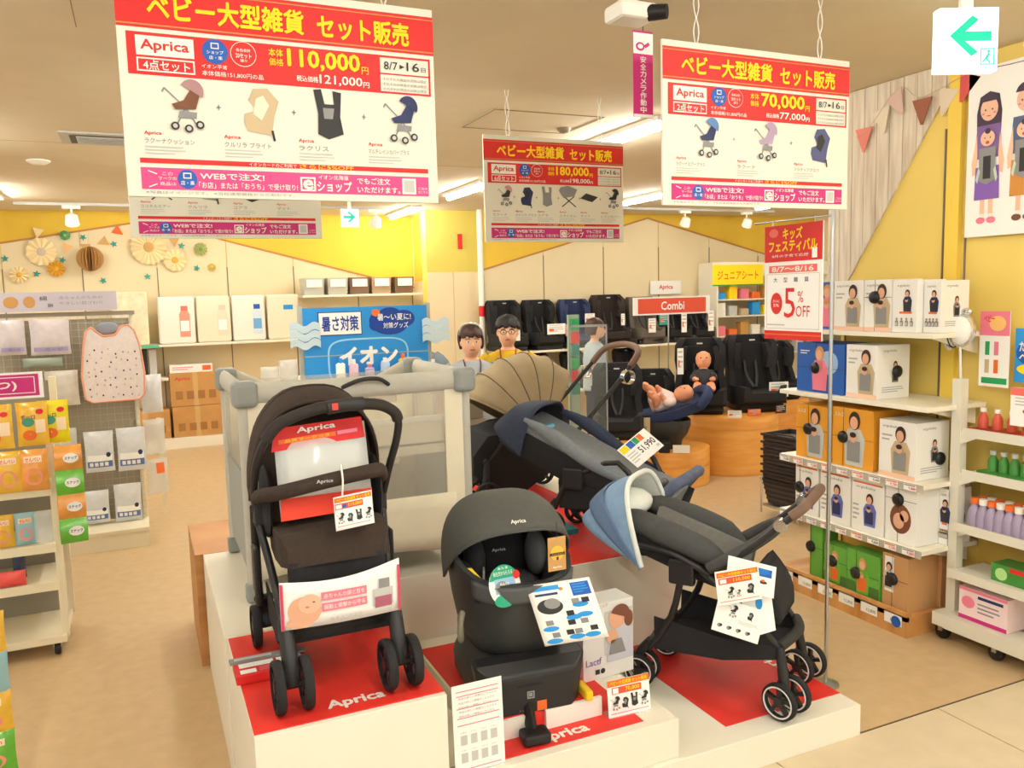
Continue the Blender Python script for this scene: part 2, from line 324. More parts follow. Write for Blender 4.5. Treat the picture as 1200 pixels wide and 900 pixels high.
# ------------------------------------------------------------------ hanging price boards
def price_board(label, x0, Y, zb, pts, price, tax, prods, magenta_m, wires=True, w=.9, h=.585, head=red):
    t = thing('hanging_price_board', label, 'sign', (x0, Y, zb), 0, 'hanging price boards')
    bx('board', mat('board_white', (228, 226, 208), .5), t, 0, w, 0, .012, 0, h, bevel=.002)
    P = Panel(t, FRONT((0, 0, 0))); X = lambda f: f * w; Z = lambda f: h * (1 - f)
    def R(a, b, c, d, m, l=1): P.rect(X(a), Z(d), X(c), Z(b), m, l)
    def T(s, a, b, c, d, m, l=3, bold=.012): P.text(s, X(a), Z(d), X(c), Z(b), m, l, bold)
    R(0, .04, 1, .235, head); R(0, .055, 1, .06, gold, 2); R(0, .218, 1, .224, gold, 2)
    T('ベビー大型雑貨', .09, .085, .555, .195, yellow, 3, .03); T('セット販売', .6, .09, .91, .2, yellow, 3, .03)
    R(.025, .255, .8, .445, head); P.frame(X(.8), Z(.445), X(.985), Z(.255), .006, head, 1); R(.8, .343, .985, .35, head)
    R(.05, .27, .215, .358, white, 2); T('Aprica', .064, .287, .2, .345, red, 3, .02)
    P.frame(X(.05), Z(.43), X(.215), Z(.368), .004, white, 2); T(pts, .068, .378, .2, .422, white, 3, .015)
    P.disc(X(.277), Z(.315), .035, .034, blue, 2); T('ショップ', .252, .31, .302, .327, white); T('店・楽', .258, .335, .298, .352, white); P.frame(X(.265), Z(.303), X(.289), Z(.275), .003, white, 3)
    P.disc(X(.362), Z(.315), .036, .035, white, 2); P.disc(X(.362), Z(.315), .034, .033, head, 3); T('20セット', .338, .312, .386, .335, white, 4); T('限り', .352, .34, .372, .353, white, 4); T('各色合計', .34, .29, .384, .305, white, 4)
    T('イオン平常', .235, .375, .31, .395, white, 3, .004); T('本体価格151,800円の品', .235, .405, .42, .43, white, 3, .004)
    T('本体', .44, .275, .485, .312, yellow); T('価格', .44, .32, .485, .355, yellow); T(price, .5, .27, .735, .362, yellow, 3, .03); T('円', .742, .325, .765, .36, yellow)
    T('税込価格', .525, .392, .595, .42, white); T(tax, .6, .38, .742, .428, white, 3, .015); T('円', .746, .4, .766, .427, white)
    T('8/7', .82, .285, .868, .325, dark, 2, .004); T('▶', .875, .295, .893, .318, dark, 2, 0); T('16', .9, .28, .945, .325, dark, 2, .006); T('日', .952, .302, .968, .325, dark, 2, 0)
    for i in range(3): T('それぞれの商品の点数は限定', .815, .365 + .025 * i, .97, .38 + .025 * i, grey, 2, 0)
    n = len(prods)
    for i, (kind, nm, a, b) in enumerate(prods):
        cx = X(.04 + .93 * (i + .5) / n); hh = .142 if n < 6 else .112; base = Z(.69) if n < 6 else Z(.655)
        if kind == 's': pic_stroller(P, cx + .02, base, hh, a, b)
        elif kind == 'c': pic_seat(P, cx + .01, base, hh * .95, a, b)
        elif kind == 'k': pic_carrier(P, cx, base, hh, a)
        elif kind == 'm': P.poly([(cx - .06, base + .05), (cx + .02, base + .03), (cx + .06, base + .06), (cx - .02, base + .08)], a, 2)
        elif kind == 'b':
            P.bar((cx - .04, base), (cx + .04, base + .06), .006, dark, 2); P.bar((cx + .05, base), (cx - .03, base + .06), .006, dark, 2); P.poly([(cx - .06, base + .09), (cx - .03, base + .05), (cx + .04, base + .06), (cx + .06, base + .1), (cx, base + .12), (cx - .05, base + .11)], a, 3)
        x0_ = cx - .4 * w / n
        P.text('Aprica', x0_, Z(.72), x0_ + .045, Z(.698), red, 2, .01); P.text(nm, x0_, Z(.755), x0_ + min(.13, .022 * len(nm)), Z(.73), grey, 2, .004); P.lines(x0_, Z(.812), x0_ + .11, Z(.767), 3, ltgrey, 2, .35)
        if i: P.rect(cx - .47 * w / n, Z(.575), cx - .47 * w / n + .012, Z(.57), grey, 2); P.rect(cx - .47 * w / n + .0045, Z(.585), cx - .47 * w / n + .0075, Z(.56), grey, 2)
    R(.04, .822, .965, .845, head); T('さらに5%OFF', .52, .823, .7, .845, yellow, 3, .01); T('イオンカードのご利用で', .36, .825, .51, .843, white, 3, 0)
    R(.04, .865, .965, .965, magenta_m)
    T('この', .1, .885, .13, .9, white, 3, 0); T('マークの', .088, .905, .14, .922, white, 3, 0); T('商品は', .092, .93, .138, .947, white, 3, 0)
    P.bar((X(.06), Z(.88)), (X(.085), Z(.895)), .003, white, 3); P.bar((X(.06), Z(.955)), (X(.085), Z(.94)), .003, white, 3)
    P.disc(X(.172), Z(.915), .026, .027, blue, 2); T('店・楽', .152, .922, .192, .942, white); P.frame(X(.16), Z(.912), X(.184), Z(.885), .003, white, 3)
    T('WEBで注文!', .21, .88, .405, .913, white, 3, .02); T('「お店」または「おうち」で受け取り!', .205, .925, .51, .955, white, 3, .012)
    P.frame(X(.52), Z(.955), X(.57), Z(.885), .005, white, 2); T('e', .53, .9, .56, .945, white, 3, .03); T('イオン北海道', .58, .873, .68, .895, white, 3, .012); T('ショップ', .575, .903, .69, .955, white, 3, .025)
    T('でもご注文', .71, .88, .825, .912, white, 3, .02); T('いただけます。', .71, .925, .86, .955, white, 3, .02)
    R(.868, .875, .918, .957, white, 2); R(.874, .885, .912, .947, ltgrey, 3); T('ご注文', .925, .92, .96, .932, white, 3, 0); T('はこちら', .925, .938, .96, .95, white, 3, 0)
    T('※写真はイメージです。 ※当社通常価格からの割引です。', .05, .972, .5, .985, grey, 2, 0)
    P.done()
    if wires:
        for fx in (.17, .83):
            b = MB(); z1 = ZC - zb; n = 10
            for sgn in (-1, 1): b.tube([(X(fx) + sgn * .012 * abs(math.sin(PI * k / 4)), .006, h - .01 + (z1 - h + .01) * k / n) for k in range(n + 1)], .0022, 5)
            b.build('hanging_string', white, t)
    return t
hot = mat('hot_pink', (226, 74, 134), .6)
price_board('large price board reading 110,000 yen, hanging in front at upper left', -.004, 2.53, 2.096, '4点セット', '110,000', '121,000',
            [('s', 'ラクーナクッション', brownp, mat('mauve', (170, 130, 130))), ('c', 'クルリラ ブライト', tan, cream), ('k', 'ラクリス', dark, dark), ('s', 'マルチレインカバープラス', navyp, navyp)], hot, w=.9, h=.592)
price_board('grey-looking price board half hidden behind the large price board', -.008, 4.33, 2.112, '5点セット', '150,000', '165,000',
            [('b', 'ココネルエアー', dark, dark), ('c', 'クルリラ', grey, dark), ('k', 'コアラ', dark, dark), ('m', 'マット', mat('pale_blue', (150, 160, 214)), dark)], magenta)
price_board('price board reading 180,000 yen, hanging in the middle distance', 1.79, 4.29, 2.097, '6点セット', '180,000', '198,000',
            [('s', 'ラクーナ', dark, mat('dusty_pink', (200, 150, 150))), ('c', 'クルリラ プラス', navyp, dark), ('k', 'コアラ', grey, grey), ('b', 'ユラリズム', grey, grey), ('m', 'マット', dark, dark), ('s', 'レインカバー', dark, dark)], magenta)
price_board('price board reading 70,000 yen, hanging at upper right', 1.768, 2.55, 2.111, '2点セット', '70,000', '77,000',
            [('s', 'ラクーナエアープラス', navyp, mat('steel_blue', (88, 130, 180))), ('s', 'ラクーナ', mat('lilac', (176, 152, 178)), mat('lilac', (176, 152, 178))), ('c', 'フラディアグロウ', mat('dusk_blue', (84, 88, 128)), dark)], magenta)
# blue tape rail on top of two boards
# ------------------------------------------------------------------ exit boxes
def exit_box(label, M, w, h, t, flip, em, drop=.07):
    o = thing('exit_sign', label, 'exit sign', (0, 0, 0)); mm = mat('exit_white_%d' % int(em * 10), (228, 246, 250), .4, emit=em)
    b = MB(); b.prism([(0, 0), (w, 0), (w, h), (0, h)], M @ Matrix.Translation((0, 0, -t)), t); b.build('light_box', mm, o, bevel=.004)
    b = MB(); b.prism([(w * .4, h), (w * .6, h), (w * .6, h + drop), (w * .4, h + drop)], M @ Matrix.Translation((0, 0, -t * .7)), t * .4); b.build('mount', white, o)
    P = Panel(o, M); g = mat('exit_green_%d' % int(em * 10), (0, 190, 150), .5, emit=em * .5); s = -1 if flip else 1
    A = [(-.32, 0), (.05, .33), (.16, .26), (-.06, .07), (.38, .07), (.38, -.09), (-.06, -.09), (.16, -.27), (.05, -.34)]
    P.poly([(w * (.5 + s * x), h * (.56 + y * .95)) for x, y in (A if s > 0 else A)], g, 1)
    cx = w * (.82 if s > 0 else .2); P.frame(cx - .12 * w, .1 * h, cx + .12 * w, .36 * h, .02 * w, g, 1); P.disc(cx + .02 * w, .31 * h, .025 * w, .025 * w, g, 1, 10); P.bar((cx + .03 * w, .28 * h), (cx - .02 * w, .2 * h), .04 * w, g, 1); P.bar((cx - .02 * w, .2 * h), (cx + .05 * w, .13 * h), .025 * w, g, 1); P.bar((cx - .02 * w, .2 * h), (cx - .08 * w, .14 * h), .025 * w, g, 1)
    P.done()
exit_box('green left-arrow exit box at the upper right corner', FM((2.9, 2.33, 2.62), (.92, -.39, 0), (0, 0, 1)), .235, .24, .05, False, .62)
exit_box('small green right-arrow exit box under the large price board', FRONT((2.07, 9.0, 2.58)), .19, .19, .04, True, .62, .155)
# ------------------------------------------------------------------ ceiling fittings
t = thing('air_vent', 'long slotted ceiling air vent left of the large board', 'vent', (-.4, 6.17, ZC))
bx('frame', ltgrey, t, 0, .62, 0, .42, -.012, 0); bx('recess', mat('vent_dark', (96, 88, 74)), t, .06, .6, .06, .36, -.016, -.011)
for k in range(5): bx('slat', ltgrey, t, .1, .56, .09 + .055 * k, .11 + .055 * k, -.022, -.014)
MB().lathe([(.085, 0), (.085, -.008), (.05, -.03), (0.001, -.032)], 18).build('smoke_detector', white, None, (-.63, 7.46, ZC), label='small round ceiling detector near the left vent', category='detector')
MB().lathe([(.05, 0), (.05, -.008), (.03, -.03), (0.001, -.032)], 18).build('smoke_detector', mat('sensor_grey', (120, 108, 90)), None, (2.75, 5.14, ZC), label='tiny dark ceiling sensor beside the middle price board', category='detector')
def track(label, x0, x1, Y, spots):
    t = thing('lighting_track', label, 'light track', (0, Y, ZC)); bx('rail', ltgrey, t, x0, x1, -.02, .02, -.03, 0)
    for x, l2 in spots:
        s = thing('spotlight', l2, 'spotlight', (x, Y, ZC - .03), 0, 'white track spotlights')
        bx('adapter', white, s, -.09, .09, -.02, .02, -.035, 0)
        MB().cyl((0, 0, -.03), (0, 0, -.1), .012).build('stem', white, s)
        MB().lathe([(.035, .05), (.06, .03), (.075, -.07), (.07, -.075), (.04, -.06)], 18, Matrix.Translation((0, -.02, -.14)) @ Matrix.Rotation(.5, 4, 'X')).build('lamp_head', white, s)
        MB().lathe([(.001, -.066), (.058, -.066), (.058, -.069), (.001, -.069)], 16, Matrix.Translation((0, -.02, -.14)) @ Matrix.Rotation(.5, 4, 'X')).build('lens', mat('spot_lens', (255, 240, 214), .4, emit=6), s)
track('ceiling track above the paper decorations at left', -1.15, .1, 10.4, [(-.6, 'white spotlight above the paper pennants at left')])
track('ceiling track beside the small exit box', 2.0, 3.0, 10.2, [(2.77, 'white spotlight just right of the small exit box')])
track('ceiling track behind the right price board', 5.6, 8.6, 9.6, [(7.02, 'spotlight under the right price board, left of its pair'), (8.1, 'spotlight under the right price board, right of its pair')])
# security camera and its tag
t = thing('security_camera', 'white ceiling camera with black lens above the pink tag', 'camera', (1.75, 2.68, ZC))
bx('mount', white, t, -.13, .06, -.08, .1, -.03, 0, bevel=.008); MB().cyl((-.02, 0, -.02), (-.02, 0, -.09), .016).build('arm', white, t)
MB().box(-.1, .06, -.05, .08, -.14, -.08).build('housing', white, t, bevel=.015); MB().cyl((.03, -.03, -.115), (.075, -.08, -.12), .03, .026, 16).build('lens', black, t)
t = thing('camera_notice', 'magenta vertical notice strip hanging under the security camera', 'sign', (1.775, 2.75, 2.464))
bx('card', magenta, t, 0, .088, 0, .003, 0, .32); P = Panel(t, FRONT((0, 0, 0))); P.rect(0, .235, .088, .312, paper, 1); P.rect(0, 0, .088, .012, paper, 1); P.disc(.03, .262, .02, .016, magenta, 2); P.disc(.03, .262, .012, .009, paper, 3); P.bar((.05, .262), (.07, .275), .012, magenta, 2)
for i, ch in enumerate('安全カメラ作動中'): P.text(ch, .03, .203 - .0265 * i, .056, .226 - .0265 * i, white, 2, .015)
P.done(); MB().cyl((.044, 0, .32), (.044, 0, .40), .002, n=6).build('hanging_string', dark, t)
# ================================================================== THE DISPLAY PLATFORM
m_plat = mat('platform_white', (236, 231, 212), .5, var=.01, vscale=6)
m_mat = mat('red_mat', (224, 50, 40), .55, var=.03, vscale=30)
def plat(label, *a): return bx('display_platform', m_plat, None, *a, bevel=.003, label=label, category='platform', group='white display platforms')
plat('white platform block under the brown stroller', .215, .79, 2.31, 3.088, 0, .575)
plat('white platform block under the left end of the grey playpen', .207, .795, 3.092, 4.2, 0, .575)
plat('white platform block behind the infant seat with canopy, under the playpen', .80, 1.655, 3.4, 4.95, 0, .575)
plat('white platform block with red mat behind the light blue hooded stroller', 1.66, 2.28, 3.2, 4.95, 0, .57)
plat('white platform block behind the lying light blue hooded stroller, mostly hidden', 2.284, 2.6, 3.5, 4.95, 0, .57)
plat('middle white step carrying the infant seat with canopy', .795, 1.664, 2.32, 3.396, .131, .277)
plat('lowest white platform step at the front right', .795, 2.533, 2.303, 3.196, 0, .13)
bx('wooden_plinth', wood('plinth_wood', (176, 120, 66), (196, 142, 84), (1, 1, 6)), None, .17, .75, 4.22, 4.85, 0, .57, label='brown wooden plinth behind the left white platform', category='plinth')
def redmat(label, x0, x1, y0, y1, z, txt, tx=None):
    o = thing('red_mat', label, 'mat', (0, 0, 0), 0, 'red display mats'); bx('sheet', m_mat, o, x0, x1, y0, y1, z, z + .003)
    if txt: P = Panel(o, FM((txt[0], txt[1], z + .003), *(tx or ((1, 0, 0), (0, 1, 0)))), .0008); P.text('Aprica', 0, 0, txt[2], txt[3], white, 1, .035); P.done()
redmat('red mat with white lettering under the brown stroller', .217, .788, 2.33, 3.07, .575, (.44, 2.365, .175, .062))
redmat('red mat with white lettering under the infant seat with canopy', .97, 1.54, 2.36, 3.3, .277, (1.14, 2.375, .2, .066))
redmat('red mat under the light blue hooded stroller', 1.945, 2.53, 2.41, 3.185, .13, (2.5, 2.6, .26, .055), ((0, 1, 0), (-1, 0, 0)))
redmat('red mat on the raised rear platform', 1.68, 2.275, 3.21, 4.9, .57, None)
t = thing('red_pedestal', 'low red-topped box with white front panels under the infant seat', 'pedestal', (0, 0, .28))
bx('body', m_mat, t, .965, 1.43, 2.475, 3.1, 0, .07)
for a, b in ((.965, 1.13), (1.205, 1.43)): bx('front_panel', white, t, a, b, 2.462, 2.475, 0, .069)
bx('side_panel', cream, t, .955, .965, 2.462, 3.1, 0, .069)

# ------------------------------------------------------------------ stroller kit
m_fr = mat('frame_black', (44, 43, 43), .4, .2); m_ty = mat('tyre', (30, 29, 29), .75); m_fab_b = mat('fabric_brown_black', (58, 46, 38), .9, var=.12, vscale=60, bump=.4, bscale=500)
m_fab_bl = mat('fabric_black', (38, 37, 39), .9, var=.1, vscale=60, bump=.3, bscale=500); m_fab_g = mat('fabric_charcoal', (68, 68, 68), .9, var=.1, vscale=50, bump=.3, bscale=500)
m_gr = mat('grip_leather', (112, 86, 70), .55, var=.1, vscale=40); m_foam = mat('grip_foam', (46, 40, 36), .8)
WHEELS = {}
def wheel(parent, pos, r=.078, w=.03, ring=None):
    k = (r, w, ring)
    if k not in WHEELS:
        RY = Matrix.Rotation(PI / 2, 4, 'Y')
        a = MB().lathe([(r * .8, -w * .5), (r * .95, -w * .5), (r, -w * .3), (r, w * .3), (r * .95, w * .5), (r * .8, w * .5)], 24, RY, closed=True).mesh('wheel'); a.materials.append(m_ty)
        b = MB().lathe([(.001, -w * .45), (r * .26, -w * .45), (r * .26, w * .45), (.001, w * .45)], 14, RY)
        for q in range(5):
            M = Matrix.Rotation(2 * PI * q / 5, 4, 'X'); b.box(-w * .3, w * .3, -r * .1, r * .1, r * .2, r * .84, M)
        b = b.mesh('hub'); b.materials.append(m_fr); c = None
        if ring:
            c = MB()
            for s in (-1, 1): c.lathe([(r * .78, s * w * .5 - .002), (r * .85, s * w * .5 - .002), (r * .85, s * w * .5 + .002), (r * .78, s * w * .5 + .002)], 28, RY, closed=True)
            c = c.mesh('rim_ring'); c.materials.append(ring)
        for q in (a, b, c):
            if q: q.set_sharp_from_angle(angle=math.radians(50))
        WHEELS[k] = (a, b, c)
    o = None
    for nm, me in zip(('wheel', 'hub', 'rim_ring'), WHEELS[k]):
        if me is None: continue
        p = bpy.data.objects.new(nm, me); COL.objects.link(p)
        if o is None: o = p; p.parent = parent; p.location = pos
        else: p.parent = o
    return o
def wheel_pair(parent, x, y, r, gap, top, ring=None, swivel=0, fork='wheel_fork'):
    for s in (-1, 1):
        o = wheel(parent, (x + s * gap / 2 * math.cos(swivel), y + s * gap / 2 * math.sin(swivel), r), r, .028, ring); o.rotation_euler.z = swivel
    b = MB(); b.cyl((x - gap / 2 * math.cos(swivel), y - gap / 2 * math.sin(swivel), r), (x + gap / 2 * math.cos(swivel), y + gap / 2 * math.sin(swivel), r), .012)
    b.tube([(x, y, r), (x, y + .01, r + .06), top], [.024, .026, .021], 10, 4, flat=.8); b.build(fork, m_fr, parent)
def hood(name, m, parent, a, b, c, f0, f1, zc=0, yc=0, nf=12, nt=20, lift=0, ribs=0, solid=.006, inner=None, sq=.8):
    """canopy: half hoops of half width a and height b swept from f0 to f1 about the cross axis through (yc, zc)"""
    def fn(u, v):
        th = PI * u; ph = f0 + (f1 - f0) * v; x = a * (abs(math.cos(th)) ** sq) * (1 if th < PI / 2 else -1); r = math.sin(th) ** sq
        sc = 1 - (.035 * abs(math.sin(PI * v * ribs)) if ribs else 0)
        return (x, yc - c * r * sc * math.cos(ph), zc + b * r * sc * math.sin(ph) + lift * r)
    o = MB().grid(fn, nt, nf).build(name, m, parent, solid=solid)
    if inner: MB().grid(lambda u, v: tuple(Vector(fn(u, v)) * .965 + Vector((0, yc, zc)) * .035), nt, nf).build('lining', inner, o)
    e = [fn(k / 24, 0) for k in range(25)]
    MB().tube(e, .006, 6).build('piping', m, o)
    return o

# ------------------------------------------------------------------ brown-black stroller, facing the camera
t = L = thing('stroller', 'brown-black stroller with clear bag in the seat on the left red mat', 'stroller', (.51, 2.68, .579))
for s in (-1, 1):
    wheel_pair(t, s * .167, -.26, .08, .082, (s * .172, -.19, .26)); wheel_pair(t, s * .165, .27, .075, .08, (s * .195, .2, .2))
    MB().tube([(s * .172, -.19, .24), (s * .185, -.08, .38), (s * .205, .02, .52), (s * .21, .06, .62)], .013, 8, 3).build('front_leg', m_fr, t)
    MB().tube([(s * .195, .2, .18), (s * .205, .13, .35), (s * .212, .05, .56)], .014, 8, 3).build('rear_leg', m_fr, t)
    b = MB(); b.box(s * .2 - .018, s * .2 + .018, .0, .07, .5, .60); b.box(s * .222 - .008, s * .222 + .008, -.02, .05, .28, .44); b.build('hinge', m_fr, t, bevel=.008)
MB().box(-.185, .19, -.215, -.18, .245, .275).build('cross_bar', m_fr, t, bevel=.006)
MB().cyl((-.19, .2, .2), (.19, .2, .2), .012).build('rear_axle', m_fr, t)
hp = [(-.21, .03, .55), (-.216, -.05, .68), (-.195, -.11, .78), (-.14, -.13, .85), (-.04, -.14, .885), (.06, -.14, .892), (.16, -.14, .886), (.225, -.13, .845), (.232, -.1, .77), (.218, -.04, .66), (.205, .03, .53)]
MB().tube(hp, .0125, 10, 5).build('handle', m_fr, t)
g = MB().tube([(-.185, -.118, .80), (-.14, -.13, .85), (-.04, -.14, .885), (.06, -.14, .892), (.16, -.14, .886), (.215, -.133, .858), (.23, -.125, .83)], .0185, 10, 5).build('handle_grip', m_foam, t)
b = MB().tube([(-.0, -.142, .888), (.06, -.142, .893), (.115, -.142, .892)], .022, 10, 3).build('handle_button_unit', dark, t); bx('button', mat('red_button', (220, 70, 60)), b, .012, .03, -.168, -.155, .882, .902)
b = MB().tube([(-.205, .0, .60), (-.2, -.09, .625), (-.16, -.15, .64), (-.02, -.185, .668), (.12, -.17, .68), (.17, -.1, .665), (.2, .0, .62)], .023, 10, 5).build('bumper_bar', m_fab_b, t)
P = Panel(b, FRONT((-.055, -.207, .665))); P.text('Aprica', 0, 0, .05, .014, ltgrey, 1, .02); P.done()
o = hood('canopy', m_fab_b, t, .215, .37, .33, 1.12, 2.75, .565, .12, ribs=0, nf=14)
b = MB()
for ph in (1.5, 2.0): b.tube([(.214 * (abs(math.cos(PI * k / 24)) ** .8) * (1 if k < 12 else -1), .12 - .333 * math.sin(PI * k / 24) ** .8 * math.cos(ph), .565 + .374 * math.sin(PI * k / 24) ** .8 * math.sin(ph)) for k in range(25)], .004, 5)
b.build('canopy_seam', m_fab_b, o)
# backrest, seat pad, side wings, footrest, basket
MB().loft([[(x * w, y + .03 * (x * x) * -2, z) for x, y in ((-1, 0), (-.5, .0), (0, .0), (.5, .0), (1, 0))] + [(x * w, y + .05, z) for x, y in ((1, 0), (0, .02), (-1, 0))] for z, w, y in ((.44, .165, 0),) for y in (0,)] and
          [[(-w, yy - .05, z), (-w * .6, yy, z), (0, yy + .01, z), (w * .6, yy, z), (w, yy - .05, z), (w, yy + .05, z), (0, yy + .06, z), (-w, yy + .05, z)] for z, w, yy in ((.43, .165, .0), (.6, .185, .07), (.8, .18, .16), (.88, .12, .2))]).build('backrest', m_fab_b, t)
MB().loft([[(-w, y, .415), (-w, y, h), (-w * .5, y, h + .012), (0, y, h + .015), (w * .5, y, h + .012), (w, y, h), (w, y, .415)] for y, w, h in ((.06, .165, .50), (-.08, .172, .515), (-.17, .168, .51), (-.2, .15, .47))]).build('seat_pad', m_fab_b, t)
for s in (-1, 1): MB().ell((s * .178, .02, .58), (.018, .1, .12), 12, 8).build('side_wing', m_fab_bl, t)
MB().grid(lambda u, v: ((-.15 + .3 * u), -.195 + .02 * v + .015 * math.sin(PI * u), .43 - .15 * v), 8, 6).build('leg_rest', m_fab_bl, t, solid=.02)
MB().loft([[(-.155, y, zb), (.155, y, zb), (.17, y, zt), (.175, y, zt), (.17, y, zb - .012), (-.17, y, zb - .012), (-.175, y, zt), (-.17, y, zt)] for y, zb, zt in ((-.15, .17, .25), (.0, .13, .24), (.18, .14, .26))], smooth=False).build('basket', m_fab_bl, t)
# the poster on its foot bar, the clear bag and card in it
t = thing('leaflet_poster', 'white poster with sleeping baby photo on the brown stroller footrest', 'poster', (.51, 2.455, .815))
bend = lambda x, y: .012 * math.cos(x * 9) + .02 * y
topz = lambda x: .155 - .022 * math.cos(x * 16) * (1 if abs(x) < .2 else 0) 
MB().grid(lambda u, v: (-.185 + .37 * u, -bend(-.185 + .37 * u, v * .15), v * (.15 - .02 * math.sin(PI * u) + .02 * u)), 16, 4).build('sheet', paper, t, solid=.002)
P = Panel(t, FRONT((0, -.004, 0)), bend=bend)
for k in range(2): P.rect(-.065, .068 - .034 * k + .01, .075, .094 - .034 * k + .01, pink, 1); P.text(('赤ちゃんの頭と首を', '振動と衝撃から守る')[k], -.058, .074 - .034 * k + .01, .068, .089 - .034 * k + .01, white, 2, .012)
P.rect(-.185, 0, -.176, .145, mat('rose', (206, 70, 100)), 1); P.rect(.177, 0, .185, .15, mat('rose', (206, 70, 100)), 1); P.disc(-.115, .055, .05, .045, skin, 1); P.disc(-.1, .075, .034, .03, mat('skin_light', (236, 188, 158)), 2); P.disc(-.13, .02, .04, .018, skin, 2); P.disc(-.088, .08, .004, .002, hair, 3); P.disc(-.108, .066, .006, .003, mat('lip', (204, 120, 108)), 3)
P.rect(.1, .025, .155, .06, mat('mauve2', (170, 96, 116)), 2); P.rect(.095, .03, .16, .085, ltgrey, 1); P.rect(.115, .085, .15, .115, grey, 1); P.text('お子さまの安全', -.04, .012, .06, .024, ltgrey, 2, 0); P.done()
t = thing('display_bag', 'clear bag with red lettered header hanging in the brown stroller seat', 'bag', (.5, 2.55, 1.105))
m_clr = clear('clear_film', (236, 238, 232), .5, .08)
MB().grid(lambda u, v: (-.145 + .29 * u, .07 * v + -.012 * math.sin(PI * u) * math.sin(PI * v), .03 + .27 * v), 10, 8).build('film', m_clr, t, solid=.002)
bk = lambda z: .012 + .07 * z / .3
MB().add([(-.11, bk(.08), .08), (.115, bk(.08), .08), (.12, bk(.23), .23), (-.105, bk(.23), .23)], [(0, 1, 2, 3)]).build('sheet', paper, t, solid=.004)
MB().add([(-.145, .015 - .02, .02), (.14, .015 - .02, .03), (.145, .01, .09), (-.14, .01, .085)], [(0, 1, 2, 3)]).build('red_base', mat('hot_red', (232, 64, 40)), t, solid=.008)
MB().add([(-.155, .05, .228), (.14, .05, .25), (.135, .068, .315), (-.14, .068, .298)], [(0, 1, 2, 3)]).build('header_card', red, t, solid=.004)
P = Panel(t, FM((-.152, .046, .229), (.285, 0, .02), (0, .018, .068))); P.text('Aprica', .08, .042, .2, .064, white, 2, .03); P.rect(.02, .02, .2, .034, orange, 1); P.rect(.205, .022, .27, .034, pink, 1); P.text('品質マークつき', .04, .022, .18, .032, yellow, 2, 0); P.done()
def icons4(P, x0, x1, y, h):
    w = (x1 - x0) / 4
    pic_stroller(P, x0 + w * .5, y, h, dark, dark); pic_seat(P, x0 + w * 1.5, y, h * .8, dark, grey); pic_carrier(P, x0 + w * 2.5, y, h, dark); pic_stroller(P, x0 + w * 3.5, y, h, dark, dark)
def price_card(name, label, M, w, h, bend=None, back=False, big=False):
    t = thing(name, label, 'price card', (0, 0, 0), 0, 'white price cards')
    n = 8; b = MB(); fn = bend or (lambda x, y: 0)
    b.add([M @ Vector((w * i / n, h * j / n, fn(w * i / n, h * j / n))) for j in range(n + 1) for i in range(n + 1)], [(j * (n + 1) + i, j * (n + 1) + i + 1, (j + 1) * (n + 1) + i + 1, (j + 1) * (n + 1) + i) for j in range(n) for i in range(n)], True).build('card', paper, t, solid=.0015)
    P = Panel(t, M, .0012, bend)
    if not big:
        P.rect(.02 * w, .82 * h, .98 * w, .96 * h, orange, 1); P.text('ベビー大型雑貨 セット販売', .06 * w, .845 * h, .94 * w, .935 * h, yellow, 2, .02)
        P.rect(.03 * w, .6 * h, .75 * w, .78 * h, mat('coral', (226, 84, 60)), 1); P.rect(.05 * w, .63 * h, .2 * w, .75 * h, white, 2); P.disc(.27 * w, .69 * h, .06 * w, .06 * h, blue, 2); P.text('110,000', .38 * w, .64 * h, .72 * w, .75 * h, yellow, 2, .02)
        icons4(P, .03 * w, .97 * w, .2 * h, .32 * h); P.rect(.05 * w, .1 * h, .9 * w, .12 * h, pink, 1)
    P.done(); return t
price_card('price_card', 'curled white price card with red header on the brown stroller bumper', FM((.497, 2.435, 1.105), (1, -.05, .1), (0, .1, .99)), .118, .1, lambda x, y: .04 * max(0, .06 - y) * 6)
MB().tube([(.53, 2.47, 1.3), (.532, 2.46, 1.25), (.528, 2.462, 1.2)], .003, 6, 3).build('tag_string', white, None, label='white tag string looped over the brown stroller bumper', category='string')
t = thing('leaflet_box', 'flat red and grey leaflet box at the brown stroller wheels', 'box', (.33, 2.72, .579), .0)
MB().box(-.125, .105, -.06, .07, 0, .03).build('body', red, t, bevel=.003); bx('lid', grey, t, -.135, .11, .035, .075, .03, .036); P = Panel(t, FLAT((0, 0, .0305))); P.rect(-.11, -.005, .0, .03, paper, 1); P.rect(.01, -.005, .09, .03, paper, 1); P.rect(-.11, -.05, -.06, -.02, paper, 1); P.lines(-.05, -.05, .09, -.015, 3, pink, 1); P.done()
P = Panel(t, FLAT((0, 0, .0365))); P.disc(.06, .055, .014, .012, dark, 1); P.rect(-.12, .045, .0, .065, ltgrey, 1); P.done()

